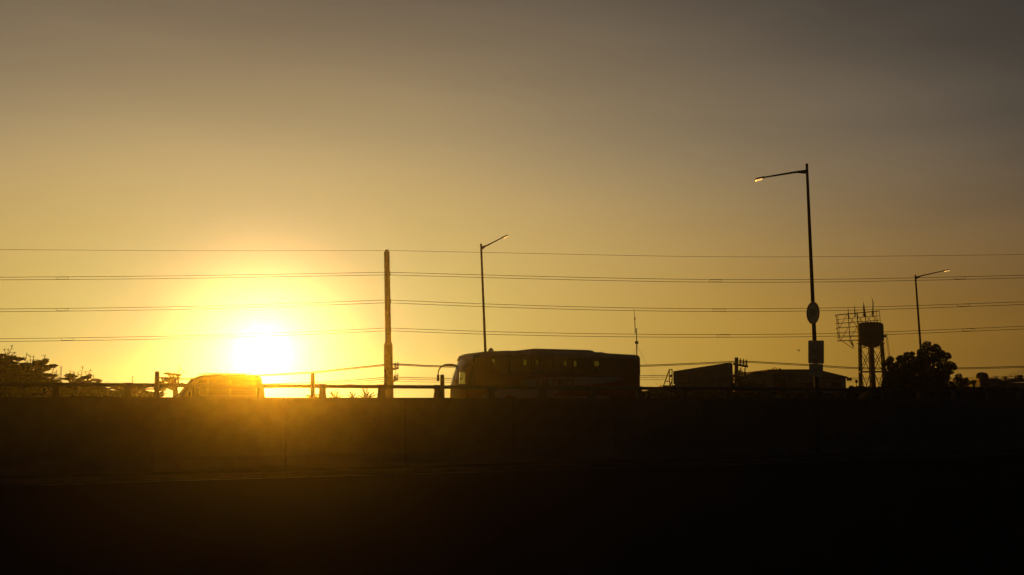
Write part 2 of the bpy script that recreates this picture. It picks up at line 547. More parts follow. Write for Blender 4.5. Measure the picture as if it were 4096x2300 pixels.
# roof shell
rf = MB(); secs = []
for u, ins, zb, zt in ((.36, .10, 3.34, 3.40), (.44, .06, 3.34, 3.54), (.75, .03, 3.38, 3.66), (1.2, .02, 3.42, 3.73), (2.4, 0, BAND, 3.80), (4, 0, BAND, 3.82), (8, 0, BAND, 3.80), (BL - .3, 0, BAND, 3.72), (BL - .07, .03, BAND, 3.68), (BL, .1, BAND, 3.56)):
    secs.append(ring(u, zb, zt, ins, .12))
rf.loft(secs)
rf.build('roof', 'roofgrey', bus, smooth=True)
# rear wall and near front corner, door column, partition
rw = MB(); rw.loft([ring(BL - .9, BELT, BAND, 0), ring(BL - .08, BELT, BAND, .0), ring(BL - .01, BELT, BAND, .08)])
rw.build('rear_quarter', 'red', bus, smooth=True)
# door panel (near side front) with its own window
dp = MB()
dp.prism([(.55, .0, 1.9), (1.42, .0, 1.94), (1.42, .0, 3.44), (.62, .0, 3.40)], (0, .05, 0))
fp = MB(); y_ = BWD - .05
fp.prism([(.02, y_, 1.85), (.50, y_, 1.85), (.52, y_, 2.0), (.52, y_, 2.65), (.88, y_, 2.65), (.88, y_, 2.0), (.52, y_, 2.0), (.50, y_, 1.85), (2.1, y_, 1.9), (2.1, y_, 3.44), (.50, y_, 3.42)], (0, .04, 0))
fp.build('cab_side_panel', 'red', bus)
dp.build('door_panel', 'red', bus)
pn = MB(); pn.prism([(-.02, .02, 1.86), (.10, .02, 1.88), (.60, .02, 3.40), (.50, .02, 3.40)], (0, .05, 0))
pn.build('windscreen_pillar', 'black', bus)
pn = MB()
pn.prism([(-.02, BWD - .07, 1.86), (.10, BWD - .07, 1.88), (.60, BWD - .07, 3.40), (.50, BWD - .07, 3.40)], (0, .05, 0))
pn.build('windscreen_pillar', 'black', bus)
dg = MB(); dg.prism([(.10, .03, 1.92), (.56, .03, 1.95), (.63, .03, 3.38), (.58, .03, 3.38)], (0, .006, 0))
dg.build('door_window', 'carglass', bus)
# windscreen (curved)
ws = MB()
cols = []
for t in range(9):
    v = .1 + (BWD - .2) * t / 8
    bul = 1 - (abs(v - BWD / 2) / (BWD / 2 - .1)) ** 2.6
    cols.append([(-.05 - .14 * bul, v, 1.86), (-.01 - .14 * bul, v, 2.08), (.08 - .14 * bul, v, 2.5), (.26 - .14 * bul, v, 2.95), (.47 - .12 * bul, v, 3.36)])
ws.loft(cols, cap=False, closed=False)
ws.build('windscreen', 'clearglass', bus, smooth=True)
# destination box and dashboard inside
hd = MB(); hd.b(.40, .95, .08, BWD - .08, 3.04, 3.38); hd.build('destination_box', 'black', bus)
pt = MB(); pt.b(1.38, 1.42, .07, BWD - 1.0, 2.4, 3.49)
pt.build('partition', 'black', bus)
ds = MB(); ds.b(.9, 1.2, .5, 1.0, 2.1, 2.95); ds.b(.75, 1.2, .5, 1.0, 2.1, 2.3); ds.build('crew_seat', 'seat', bus)
st = MB()
st.tube([(.42 + .20 * math.cos(a) * .5, 1.75 + .2 * math.sin(a), 2.42 + .2 * math.cos(a)) for a in (2 * math.pi * i / 16 for i in range(17))], .015, 6)
st.build('steering_wheel', 'black', bus)
# window pillars: near side and far side
edges = [1.42, 2.55, 3.85, 5.15, 6.45, 7.75, 9.05, BL - .9]
for e in edges:
    q = MB(); q.b(e - .03, e + .03, .012, .06, BELT, BAND); q.build('window_pillar', 'black', bus)
for e in (1.9, 3.05, 4.1, 7.15, 8.4, 10.0):
    q = MB(); q.b(e - .02, e + .02, BWD - .06, BWD - .012, BELT, BAND); q.build('window_pillar', 'black', bus)
for a, b in zip(edges, edges[1:]):
    q = MB()
    if a < 1.5:
        q.prism([(a + .03, .004, BAND), (b - .03, .004, BAND), (b - .03, .004, BELT), (bus_u(2000), .004, BELT), (bus_u(1978), .004, 2.95)], (0, .008, 0))
    else:
        q.b(a + .03, b - .03, .004, .012, BELT, BAND)
    q.build('window_pane', 'tint', bus)
q = MB(); q.prism([(1.42, .02, 2.36), (1.95, .02, 2.54), (bus_u(1998), .02, 2.60), (bus_u(1972), .02, 3.1), (1.42, .02, 3.42)], (0, .03, 0)); q.build('quarter_panel', 'red', bus)
q = MB(); q.prism([(.56, BWD - .006, 2.0), (BL - .9, BWD - .006, 2.0), (BL - .9, BWD - .006, BAND), (1.2, BWD - .006, BAND), (.62, BWD - .006, 3.36)], (0, .005, 0)); q.build('window_pane', 'tint', bus)
# curtains with the few gaps the sky shows through
gaps = [(1966, 1981, 1437, 1454, 'tri'), (2097, 2108, 1438, 1461, 0), (2149, 2155, 1439, 1458, 0), (2205, 2213, 1442, 1466, 0), (2256, 2268, 1443, 1462, 0), (2297, 2308, 1443, 1467, 'lean'), (2380, 2398, 1445, 1466, 0)]
u0 = 1.45
HI, LO = BAND, BELT
for a, b, ya, yb, kind in gaps:
    ua, ub = bus_u(a), bus_u(b)
    m = (a + b) / 2
    za, zb = bus_w(m, ya), bus_w(m, yb)
    if ua > u0 + .02:
        q = MB()
        n = max(2, int((ua - u0) / .09))
        pts = [(u0 + (ua - u0) * t / n, .09 + .012 * (t % 2)) for t in range(n + 1)]
        for (x0, y0), (x1, y1) in zip(pts, pts[1:]):
            q.prism([(x0, y0, LO), (x1, y1, LO), (x1, y1, HI), (x0, y0, HI)], (0, .012, 0))
        q.build('curtain', 'cloth', bus)
    q = MB(); q.b(ua, ub, .09, .11, za, HI); q.build('window_blind', 'cloth', bus)
    q = MB()
    if kind == 'tri': q.prism([(ua, .09, LO), (ub, .09, LO), (ub, .09, zb), (ua, .09, za)], (0, .02, 0))
    elif kind == 'lean': q.prism([(ua, .09, LO), (ub, .09, LO), (ub, .09, za), (ub, .09, zb), (ua, .09, zb)], (0, .02, 0))
    else: q.b(ua, ub, .09, .11, LO, zb)
    q.build('window_blind', 'cloth', bus)
    u0 = ub
q = MB()
n = 20
pts = [(u0 + (BL - .9 - u0) * t / n, .09 + .012 * (t % 2)) for t in range(n + 1)]
for (x0, y0), (x1, y1) in zip(pts, pts[1:]):
    q.prism([(x0, y0, LO), (x1, y1, LO), (x1, y1, HI), (x0, y0, HI)], (0, .012, 0))
q.build('curtain', 'cloth', bus)
# AC pod, hatches, roof fin
ac_ = MB(); a0, a1 = bus_u(2104), bus_u(2402)
secs = []
for u, z, ins in ((a0, 3.80, .55), (a0 + .25, 3.90, .4), (a0 + .7, 3.965, .3), (a1 - .7, 3.955, .3), (a1 - .35, 3.93, .3), (a1 - .1, 3.85, .4), (a1, 3.78, .5)):
    secs.append(ring(u, 3.70, z, ins, .06))
ac_.loft(secs); ac_.build('air_conditioner', 'roofgrey', bus, smooth=True)
q = MB(); q.b(bus_u(2400), bus_u(2432), .5, 1.9, 3.72, 3.85); q.b(bus_u(2432), bus_u(2447), .6, 1.8, 3.72, 3.815); q.build('roof_hatch', 'roofgrey', bus, bevel=.01)
q = MB(); q.loft([[(1.75 + .16 * math.cos(t) * s + (1 - s) * .04, .7 + w, 3.70 + .26 * s * max(0, math.sin(t))) for t in (math.pi * i / 8 for i in range(9))] for w, s in ((0, .6), (.05, 1), (.15, 1), (.2, .6))])
q.build('roof_fin', 'roofgrey', bus, smooth=True)
# belt trim
q = MB(); q.tube([(bus_u(1998), -.012, BELT + .14), (bus_u(2006), -.012, BELT + .06), (bus_u(2022), -.012, BELT + .015), (bus_u(2060), -.012, BELT), (BL - 1.9, -.012, BELT), (BL - 1.5, -.012, BELT - .03), (BL - 1.25, -.012, BELT - .12)], .016, 8)
q.build('belt_trim', 'chrome', bus, smooth=True)
# lighter swoosh on the flank
def bp(px, py): return (bus_u(px), -.008, bus_w(px, py))
q = MB()
q.prism([bp(1900, 1592), bp(1950, 1574), bp(2040, 1543), bp(2095, 1524), (bus_u(2150), -.008, bus_w(2150, 1513)), bp(2250, 1508), bp(2400, 1508), (BL - 1.6, -.008, 2.44), bp(2495, 1514), bp(2450, 1526), bp(2380, 1537), bp(2300, 1541), bp(2240, 1560), bp(2200, 1592)], (0, .006, 0))
q.build('livery_swoosh', 'white', bus)
q = MB()
q.prism([bp(2010, 1592), bp(2030, 1583), bp(2050, 1584), bp(2070, 1592)], (0, -.003, 0))
q.prism([bp(2030, 1553), bp(2070, 1527), bp(2085, 1530), bp(2105, 1548)], (0, -.003, 0))
q.build('livery_mark', 'red', bus)
tm = Matrix.Translation((bus_u(2221), -.012, bus_w(2221, 1532))) @ Matrix.Rotation(math.pi / 2, 4, 'X')
text_mesh('lettering', 'FILTRO', .62, 'red', bus, tm, sx=1.18)
# hatches of the luggage hold
for a in (2.9, 4.4, 5.9, 7.4):
    q = MB(); q.b(a, a + 1.42, -.006, .0, .55, 1.30); q.build('luggage_door', 'silver', bus, bevel=.004)
# mirror arms (near one hooks forward)
def mirror(v, s):
    q = MB()
    q.tube([(.42, v, 2.98), (.05, v - .05 * s, 3.06), (-.30, v - .12 * s, 3.05), (-.55, v - .18 * s, 2.93), (-.66, v - .2 * s, 2.72), (-.70, v - .2 * s, 2.5)], [.07, .065, .05, .04, .035, .03], 8)
    o = q.build('mirror_arm', 'black', bus, smooth=True)
    h = MB(); h.box((-.69, v - .2 * s, 2.32), (.10, .22, .36)); h.build('mirror_head', 'black', o, bevel=.03)
mirror(BWD - .1, -1)
q = MB(); q.tube([(.40, .02, 2.95), (.28, -.08, 2.93), (.25, -.14, 2.8)], .03, 8); o = q.build('mirror_arm', 'black', bus, smooth=True)
h = MB(); h.box((.25, -.16, 2.58), (.12, .2, .42)); h.build('mirror_head', 'black', o, bevel=.03)
for z, nm_, mt in ((.75, 'headlight', 'clear'), (.55, 'fog_light', 'clear')):
    for v in (.35, BWD - .35):
        q = MB(); q.box((-.14, v, z), (.06, .34, .16 if z > .6 else .1)); q.build(nm_, mt, bus, bevel=.02)
q = MB(); q.box((-.18, BWD / 2, .45), (.12, 2.2, .28)); q.build('bumper', 'white', bus, bevel=.04)
for z in (1.2, 1.6):
    for v in (.12, BWD - .12):
        q = MB(); q.box((BL + .005, v, z), (.03, .14, .26)); q.build('tail_light', 'redlens', bus)


def wheel(parent, x, y, r, w, side):
    t = MB()
    pr = [(r * .62, -w / 2), (r * .93, -w / 2), (r, -w * .35), (r, w * .35), (r * .93, w / 2), (r * .62, w / 2)]
    t.lathe((0, 0, 0), pr, 28)
    o = t.build('tyre', 'rubber', None, smooth=True)
    rm = MB(); rm.lathe((0, 0, 0), [(r * .6, -w * .4), (r * .6, w * .42), (r * .52, w * .36), (r * .2, w * .2), (r * .16, w * .38), (.01, w * .4)], 20)
    q = rm.build('rim', 'rim', None, smooth=True)
    e = empty('wheel', (x, y, r)); e.parent = parent
    e.rotation_euler = (math.pi / 2 if side < 0 else -math.pi / 2, 0, 0)
    o.parent = e; q.parent = e
for x in (2.3, BL - 3.1):
    wheel(bus, x, .14, .5, .3, -1); wheel(bus, x, BWD - .14, .5, .3, 1)


# ------------------------------------------------------------------ cars
def car(name, loc, rz, length, height, width, paint, label, cat, prof, glassz, hood=.22, mirror_=True):
    """prof: list of (u fraction, roof height fraction); glassz: belt height fraction"""
    c = empty(name, loc, rz, label, cat)
    b = MB(); secs = []
    belt = glassz * height
    hw = width / 2
    for uf, zf in prof:
        u = uf * length; zt = zf * height
        end = min(uf, 1 - uf)
        ins = .22 * max(0, 1 - end / .07) ** 2
        h_ = hw - ins
        top = max(zt, belt * .55)
        if zt > belt + .05:
            t = (zt - belt) / (height - belt)
            a = h_ - .16 * t
            sec = [(-h_ + .04, .22), (-h_, .45), (-h_ - .01, belt * .75), (-h_ + .02, belt), (-a, zt - .09), (-a + .14, zt), (a - .14, zt), (a, zt - .09), (h_ - .02, belt), (h_ + .01, belt * .75), (h_, .45), (h_ - .04, .22)]
        else:
            sec = [(-h_ + .04, .22), (-h_, .45), (-h_ - .005, zt * .72), (-h_ + .03, zt * .9), (-h_ + .12, zt - .02), (-h_ + .3, zt), (h_ - .3, zt), (h_ - .12, zt - .02), (h_ - .03, zt * .9), (h_ + .005, zt * .72), (h_, .45), (h_ - .04, .22)]
        secs.append([(u, y, z) for y, z in sec])
    b.loft(secs)
    b.build('body', paint, c, smooth=True)
    return c, belt


def side_glass(c, pts, width, z_tumble, belt, height, name='side_window'):
    for s in (-1, 1):
        q = MB()
        pl = []
        for u, z in pts:
            t = (z - belt) / (height - belt)
            y = s * (width / 2 - .02 - .16 * t * .94 + .012)
            pl.append((u, y, z))
        q.prism(pl, (0, s * .006, 0))
        q.build(name, 'black', c)


rz_l = math.atan(.4513)
# van beyond the wall: its near flank runs along Y = 54 + .4513 X
kx = (655 - 2048) / F; vy = 54 / (1 - .4513 * kx)
VH = 2.24
van_prof = [(0, .34), (.01, .40), (.05, .46), (.16, .52), (.20, .58), (.27, .78), (.33, .93), (.40, .985), (.55, 1.0), (.85, .995), (.95, .975), (.975, .93), (.985, .6), (1.0, .42)]
van, belt = car('van', (kx * vy, vy, ROAD), rz_l, 4.55, VH, 1.85, 'vanpaint', 'boxy van in the glare right below the sun, seen over the wall', 'van', van_prof, .56)
van.location = Vector(van.location) + DN * .925
L_ = 4.55
side_glass(van, [(1.18, 1.30), (1.95, 1.30), (1.95, 1.98), (1.62, 1.98)], 1.85, 0, belt, VH)
side_glass(van, [(2.02, 1.30), (2.95, 1.30), (2.95, 2.0), (2.02, 2.0)], 1.85, 0, belt, VH)
side_glass(van, [(3.02, 1.30), (4.15, 1.30), (4.1, 2.0), (3.02, 2.0)], 1.85, 0, belt, VH)
q = MB(); q.prism([(.90, -.70, 1.30), (.90, .70, 1.30), (1.44, .60, 2.03), (1.44, -.60, 2.03)], (-.03, 0, .015)); q.build('windscreen', 'black', van)
for s in (-1, 1):
    q = MB(); q.tube([(1.7, s * .66, 2.235), (1.75, s * .66, 2.275), (3.9, s * .66, 2.275), (3.98, s * .66, 2.225)], .016, 6); q.build('roof_rail', 'chrome', van, smooth=True)
    q = MB(); q.box((.10, s * .68, .80), (.10, .36, .18)); q.build('headlight', 'clear', van, bevel=.03)
    q = MB(); q.box((4.50, s * .78, 1.1), (.05, .14, .4)); q.build('tail_light', 'redlens', van, bevel=.02)
    q = MB(); q.box((1.2, s * 1.02, 1.35), (.1, .16, .2)); q.build('wing_mirror', 'vanpaint', van, bevel=.03)
q = MB(); q.tube([(3.0, .3, 2.22), (2.98, .3, 2.5)], [.012, .005], 6); q.build('aerial', 'black', van)
for x in (.85, 3.65):
    wheel(van, x, -.82, .33, .22, -1); wheel(van, x, .82, .33, .22, 1)

sedan_prof = [(0, .42), (.008, .50), (.03, .56), (.10, .62), (.20, .655), (.27, .675), (.30, .72), (.40, .93), (.45, .985), (.55, 1.0), (.68, .985), (.73, .95), (.84, .76), (.88, .72), (.95, .70), (.985, .67), (1.0, .50)]
# a car on the upper road at the right
def far_car(px0, Y, top_y, length, label, paint):
    zt = P(px0, top_y, Y).z
    a = P(px0, 1600, Y)
    H = zt - ROAD
    c, belt = car('car', (a.x, Y, ROAD), rz_l, length, H, 1.76, paint, label, 'car', sedan_prof, .63)
    s_ = H / 1.45
    side_glass(c, [(1.42, .97 * s_), (2.35, .97 * s_), (2.35, 1.36 * s_), (1.93, 1.36 * s_)], 1.76, 0, belt, H)
    side_glass(c, [(2.42, .97 * s_), (3.62, 1.0 * s_), (3.25, 1.32 * s_), (2.42, 1.37 * s_)], 1.76, 0, belt, H)
    for x in (.85, length - 1.0):
        wheel(c, x, -.78, .31, .2, -1); wheel(c, x, .78, .31, .2, 1)
    for s in (-1, 1):
        q = MB(); q.box((.10, s * .66, .66), (.16, .34, .12), rz=s * .3); q.build('headlight', 'clear', c, bevel=.03)
    return c
far_car(3395, 60, 1555, 4.5, 'car on the upper road in front of the water tower legs, only its roof showing', 'carpaint')

# ------------------------------------------------------------------ street lamps
def lamp(top, base, Y, side, gus, tip, head, w_top, w_bot, label, base_z):
    a, b = P(*top, Y), P(*base, Y)
    d = (b - a)
    k = (base_z - a.z) / d.z
    g0 = a + d * k
    o = empty('street_lamp', g0, 0, label, 'street lamp', 'street lamps along the highway')
    inv = -g0
    m = MB()
    n = 6
    m.tube([g0 + inv + (a - g0) * t / n for t in range(n + 1)], [(w_bot + (w_top - w_bot) * t / n) / 2 for t in range(n + 1)], 12)
    m.build('pole', 'steel', o, smooth=True)
    bp_ = MB(); bp_.box(Vector((0, 0, .02)), (.5, .5, .05)); bp_.build('base_plate', 'steel', o)
    g_ = MB()
    pa, pb, pc = (P(*x, Y) + inv for x in gus)
    g_.prism([p + Vector((0, -.03, 0)) for p in (pa, pb, pc)], (0, .06, 0)); g_.build('bracket', 'steel', o)
    t_ = P(*tip, Y) + inv
    s_ = (pa + pc) / 2 if False else pa
    am = MB(); am.tube([(pa * .7 + pb * .3), pc, t_], [.055, .045, .032], 8); am.build('arm', 'steel', o, smooth=True)
    h = P(*head, Y) + inv
    dd = (h - t_).normalized()
    up = Vector((0, 0, 1))
    nn = dd.cross(Vector((0, 1, 0)))
    if nn.z < 0: nn = -nn
    ln = (h - t_).length
    hd = MB()
    secs = []
    for s, hw, th in ((-.08, .04, .035), (.05, .07, .05), (.35, .13, .055), (.8, .14, .05), (.97, .10, .035), (1.0, .05, .02)):
        c = t_ + dd * ln * s
        secs.append([c + Vector((0, -hw, 0)) - nn * th * .6, c + Vector((0, -hw * .6, 0)) + nn * th * .8, c + Vector((0, hw * .6, 0)) + nn * th * .8, c + Vector((0, hw, 0)) - nn * th * .6])
    hd.loft(secs); ho_ = hd.build('lamp_head', 'steel', o, smooth=True)
    le = MB()
    c0, c1 = t_ + dd * ln * .30 - nn * .034, t_ + dd * ln * .93 - nn * .034
    le.prism([c0 + Vector((0, -.10, 0)), c1 + Vector((0, -.10, 0)), c1 + Vector((0, .10, 0)), c0 + Vector((0, .10, 0))], -nn * .045)
    lo = le.build('lens', 'lens', ho_)
    lo.parent = ho_
    return o, g0

lampA, gA = lamp((3227, 655), (3268, 1590), 44, -1, [(3226, 678), (3226, 695), (3172, 690)], (3058, 709), (3020, 718), .115, .22,
                 'tallest street lamp, carrying two speed signs, arm pointing left', 0.02)
lampB, gB = lamp((1924, 975), (1942, 1420), 64, 1, [(1926, 985), (1927, 1000), (1950, 981)], (2008, 951), (2032, 941), .12, .19,
                 'street lamp rising behind the front of the bus, arm pointing right', ROAD)
lampC, gC = lamp((3661, 1100), (3683, 1400), 80, 1, [(3663, 1106), (3664, 1118), (3690, 1102)], (3772, 1084), (3798, 1079), .13, .22,
                 'street lamp standing behind the round crowned trees at the right', ROAD)

# signs on the tall lamp
def sign_frame(px, py, Y, yaw):
    c = P(px, py, Y)
    return Matrix.Translation(c) @ Matrix.Rotation(yaw, 4, 'Z') @ Matrix.Rotation(R(3.2), 4, 'Y') @ Matrix.Rotation(math.pi / 2, 4, 'X')
YW = R(-73)
def disc(mb, mtx, r0, r1, z0, z1, seg=40):
    if r0 <= 0:
        i = mb.addv([mtx @ Vector((r1 * math.cos(2 * math.pi * j / seg), r1 * math.sin(2 * math.pi * j / seg), z)) for z in (z0, z1) for j in range(seg)])
        mb.f += [tuple(range(i, i + seg)), tuple(range(i + seg, i + 2 * seg))]
        for j in range(seg): mb.f.append((i + j, i + (j + 1) % seg, i + seg + (j + 1) % seg, i + seg + j))
    else:
        rs = [(r0, z0), (r1, z0), (r1, z1), (r0, z1)]
        ii = [mb.addv([mtx @ Vector((r * math.cos(2 * math.pi * j / seg), r * math.sin(2 * math.pi * j / seg), z)) for j in range(seg)]) for r, z in rs]
        for a, b in zip(ii, ii[1:] + ii[:1]):
            for j in range(seg): mb.f.append((a + j, a + (j + 1) % seg, b + (j + 1) % seg, b + j))
YS = 43.7
m1 = sign_frame(3252, 1252, YS, YW)
c1 = m1.translation.copy()
rs = empty('speed_sign', c1, 0, 'round speed sign fixed halfway up the tallest street lamp', 'sign')
m1l = Matrix.Translation(-c1) @ m1
q = MB(); disc(q, m1l, 0, .47, -.012, .012); q.build('sign_plate', 'sign_white', rs)
q = MB(); disc(q, m1l, .385, .465, .014, .019); q.build('red_ring', 'sign_red', rs)
text_mesh('numerals', '80', .46, 'sign_black', rs, m1l @ Matrix.Translation((0, 0, .016)), .003)
m2 = sign_frame(3264, 1408, YS - .02, YW)
c2_ = m2.translation.copy()
rs = empty('speed_sign', c2_, 0, 'rectangular 60 speed sign with a plate below, low on the tallest street lamp', 'sign')
m2l = Matrix.Translation(-c2_) @ m2
def rrect(mb, mtx, w, h, cy, z0, z1, rad=.06):
    pts = []
    for cx, cy_, a0 in ((w / 2 - rad, h / 2 - rad, 0), (-w / 2 + rad, h / 2 - rad, 90), (-w / 2 + rad, -h / 2 + rad, 180), (w / 2 - rad, -h / 2 + rad, 270)):
        for t in range(4):
            a = R(a0 + 30 * t); pts.append((cx + rad * math.cos(a), cy + cy_ + rad * math.sin(a)))
    i = mb.addv([mtx @ Vector((x, y, z)) for z in (z0, z1) for x, y in pts]); n = len(pts)
    mb.f += [tuple(range(i, i + n)), tuple(range(i + n, i + 2 * n))]
    for j in range(n): mb.f.append((i + j, i + (j + 1) % n, i + n + (j + 1) % n, i + n + j))
q = MB(); rrect(q, m2l, 1.12, .96, .0, -.012, .012); q.build('sign_plate', 'sign_white', rs)
q = MB(); disc(q, m2l, .36, .43, .014, .019); q.build('red_ring', 'sign_red', rs)
text_mesh('numerals', '60', .42, 'sign_black', rs, m2l @ Matrix.Translation((0, 0, .016)), .003)
q = MB(); rrect(q, m2l, .98, .52, -.75, -.012, .012, .04); q.build('lower_plate', 'sign_white', rs)
for zz in (.25, -.3, -.75):
    q = MB(); a = m2l @ Vector((0, zz, -.03)); q.box(a, (.3, .12, .04), rz=YW); q.build('clamp', 'steel', rs)

# ------------------------------------------------------------------ utility poles and wires
PY = 62.0
def pole_part(o, g0, a, b, ra, rb, nm_='shaft', m_='pole_concrete', seg=14):
    m = MB(); n = 5
    m.tube([a - g0 + (b - a) * t / n for t in range(n + 1)], [ra + (rb - ra) * t / n for t in range(n + 1)], seg)
    return m.build(nm_, m_, o, smooth=True)
top = P(1547, 1006, PY); mid = P(1553, 1372, PY); low = P(1556, 1560, PY)
g0 = Vector((low.x + .02, PY, ROAD - .02))
up_ = empty('utility_pole', g0, 0, 'tall stepped concrete utility pole between the sun and the bus', 'utility pole', 'utility poles')
pole_part(up_, g0, top, mid, .165, .18)
pole_part(up_, g0, mid + Vector((0, 0, -.1)), g0, .255, .30, 'lower_shaft')
m = MB(); m.tube([mid - g0 + Vector((0, 0, .07)), mid - g0 + Vector((0, 0, -.11))], [.175, .258], 14); m.build('collar', 'pole_concrete', up_, smooth=True)
m = MB(); m.tube([P(1546, 1000, PY) - g0, P(1547, 1008, PY) - g0], .09, 8); m.bar(P(1540, 1000, PY) - g0, P(1558, 998, PY) - g0, .02); m.build('top_fitting', 'steel', up_)
def insul(mb, p, h=.26, r=.05):
    mb.lathe(p, [(r * .35, 0), (r * .35, h * .15), (r, h * .2), (r, h * .32), (r * .45, h * .38), (r * .45, h * .5), (r, h * .55), (r, h * .68), (r * .4, h * .75), (r * .4, h)], 10)
for (x, y) in ((1558, 1095), (1560, 1205), (1561, 1318)):
    m = MB(); m.box(P(x, y, PY) - g0, (.10, .16, .22)); m.build('insulator', 'steel', up_)
# crossarms of the lower circuits; the arm runs back and to the right
for (ya, yb, nm_) in ((1482, 1476, 0), (1535, 1520, 1)):
    a, b = P(1541, ya + 2, PY - .4) - g0, P(1592 if not nm_ else 1590, yb - 4, PY + 1.4) - g0
    m = MB(); m.bar(a, b, .1, .12); m.build('crossarm', 'rust', up_)
    for t in (.55, .78, .98):
        m = MB(); insul(m, a + (b - a) * t + Vector((0, 0, .04)), .34 if not nm_ else .3, .075); m.build('insulator', 'pole_concrete', up_, smooth=True)
m = MB(); m.tube([P(1583, 1478, PY) - g0, P(1580, 1510, PY) - g0, P(1572, 1545, PY) - g0, P(1565, 1590, PY) - g0], .012, 5); m.build('down_lead', 'wire', up_)

# second pole far right of the bus
SY = 86.0
top = P(2946, 1430, SY); low = P(2943, 1600, SY)
g1 = Vector((low.x, SY, ROAD - .02))
u2 = empty('utility_pole', g1, 0, 'small utility pole with three insulators on its crossarm beside the billboard', 'utility pole', 'utility poles')
pole_part(u2, g1, top, g1, .15, .19)
a, b = P(2935, 1456, SY - .4) - g1, P(2990, 1466, SY + .6) - g1
m = MB(); m.bar(a, b, .13, .17); m.build('crossarm', 'rust', u2)
for px_ in (2962, 2974, 2986):
    t = (px_ - 2935) / 55.0
    m = MB(); insul(m, a + (b - a) * t + Vector((0, 0, .06)), .5, .11); m.build('insulator', 'pole_concrete', u2, smooth=True)
a, b = P(2935, 1503, SY - .4) - g1, P(2988, 1512, SY + .6) - g1
m = MB(); m.bar(a, b, .13, .15); m.build('crossarm', 'rust', u2)
for px_ in (2957, 2968, 2980):
    t = (px_ - 2935) / 53.0
    m = MB(); insul(m, a + (b - a) * t + Vector((0, 0, .06)), .5, .12); m.build('insulator', 'pole_concrete', u2, smooth=True)
for (x0, x1) in ((2964, 2958), (2981, 2977)):
    m = MB(); m.tube([P(x0, 1470, SY) - g1, P(x1, 1502, SY) - g1], .045, 6); m.build('fuse_lead', 'wire', u2)


def spline(pts, n=10):
    res = []
    for i in range(len(pts) - 1):
        p0, p1, p2, p3 = pts[max(i - 1, 0)], pts[i], pts[i + 1], pts[min(i + 2, len(pts) - 1)]
        for k_ in range(n):
            t = k_ / n
            res.append(.5 * ((2 * p1) + (p2 - p0) * t + (2 * p0 - 5 * p1 + 4 * p2 - p3) * t * t + (3 * p1 - p0 - 3 * p2 + p3) * t ** 3))
    res.append(pts[-1]); return res
def span(px, Y, n=8):      # catenary-like piecewise through pixel anchors, straight sided at supports (None marks a support)
    segs, cur = [], []
    for p in px:
        if p is None:
            segs.append(cur); cur = [cur[-1]]
        else: cur.append(p)
    segs.append(cur)
    outp = []
    for s in segs:
        sp = spline([P(x, y, Y) for x, y in s], n)
        outp += sp if not outp else sp[1:]
    return outp
WR = .014
def wire_obj(name, pts, parent, off, r=WR):
    m = MB(); m.tube([p - off for p in pts], r, 5); return m.build(name, 'wire', parent, smooth=True)
L1 = span([(-500, 994), (0, 998), (800, 1003), (1547, 1002), None, (2048, 1012), (2700, 1025), (3250, 1027), (4096, 1018), (4600, 1010)], PY)
o = wire_obj('power_line', L1, None, Vector((0, 0, 0)), .010)
tag(o, 'single thin wire highest in the sky, resting on the tip of the tall pole', 'power line')
pairs = [
    ('upper pair of wires strung across the sky just below the top wire', 10.5, [(-500, 1113), (0, 1109), (650, 1104), (1150, 1096), (1547, 1089), None, (1950, 1100), (2400, 1111), (2860, 1118), (3400, 1116), (4096, 1101), (4700, 1084)], (250, 2863, 3838)),
    ('middle pair of wires crossing behind the round speed sign', 11, [(-500, 1238), (0, 1236), (650, 1228), (1150, 1214), (1549, 1200), None, (1950, 1216), (2400, 1229), (2880, 1235), (3400, 1230), (4096, 1207), (4700, 1184)], (251, 2876, 3853)),
    ('lowest pair of the tall pole wires, crossing the water tower tank', 11, [(-500, 1356), (0, 1355), (650, 1345), (1150, 1330), (1552, 1312), None, (1950, 1326), (2400, 1335), (2895, 1338), (3400, 1332), (4096, 1305), (4700, 1280)], (272, 2892, 3872)),
]
def yat(pts, x):
    pts = [p for p in pts if p]
    for (x0, y0), (x1, y1) in zip(pts, pts[1:]):
        if x0 <= x <= x1: return y0 + (y1 - y0) * (x - x0) / (x1 - x0)
for lb_, gap, pts, sps in pairs:
    w0 = span(pts, PY)
    w1 = span([p if p is None else (p[0], p[1] + gap) for p in pts], PY)
    e = empty('power_lines', w0[0], 0, lb_, 'power lines', 'paired wires on the tall pole')
    wire_obj('wire', w0, e, w0[0]); wire_obj('wire', w1, e, w0[0])
    for sx in sps:
        y0 = yat(pts, sx) - 1.5 + 1.0
        a = [P(sx - 24, y0 + 2, PY), P(sx - 24, y0 + gap, PY), P(sx + 24, y0 + gap, PY), P(sx + 24, y0 + 2, PY)]
        m = MB()
        c4 = [p - w0[0] + Vector((0, -.05, 0)) for p in a]
        m.tube([c4[0] + Vector((.06, 0, 0)), c4[0], c4[1], c4[1] + Vector((.06, 0, 0)), c4[2] - Vector((.06, 0, 0)), c4[2], c4[3], c4[3] - Vector((.06, 0, 0)), c4[0] + Vector((.06, 0, 0))], .011, 4, cap=False)
        m.build('spacer', 'wire', e)
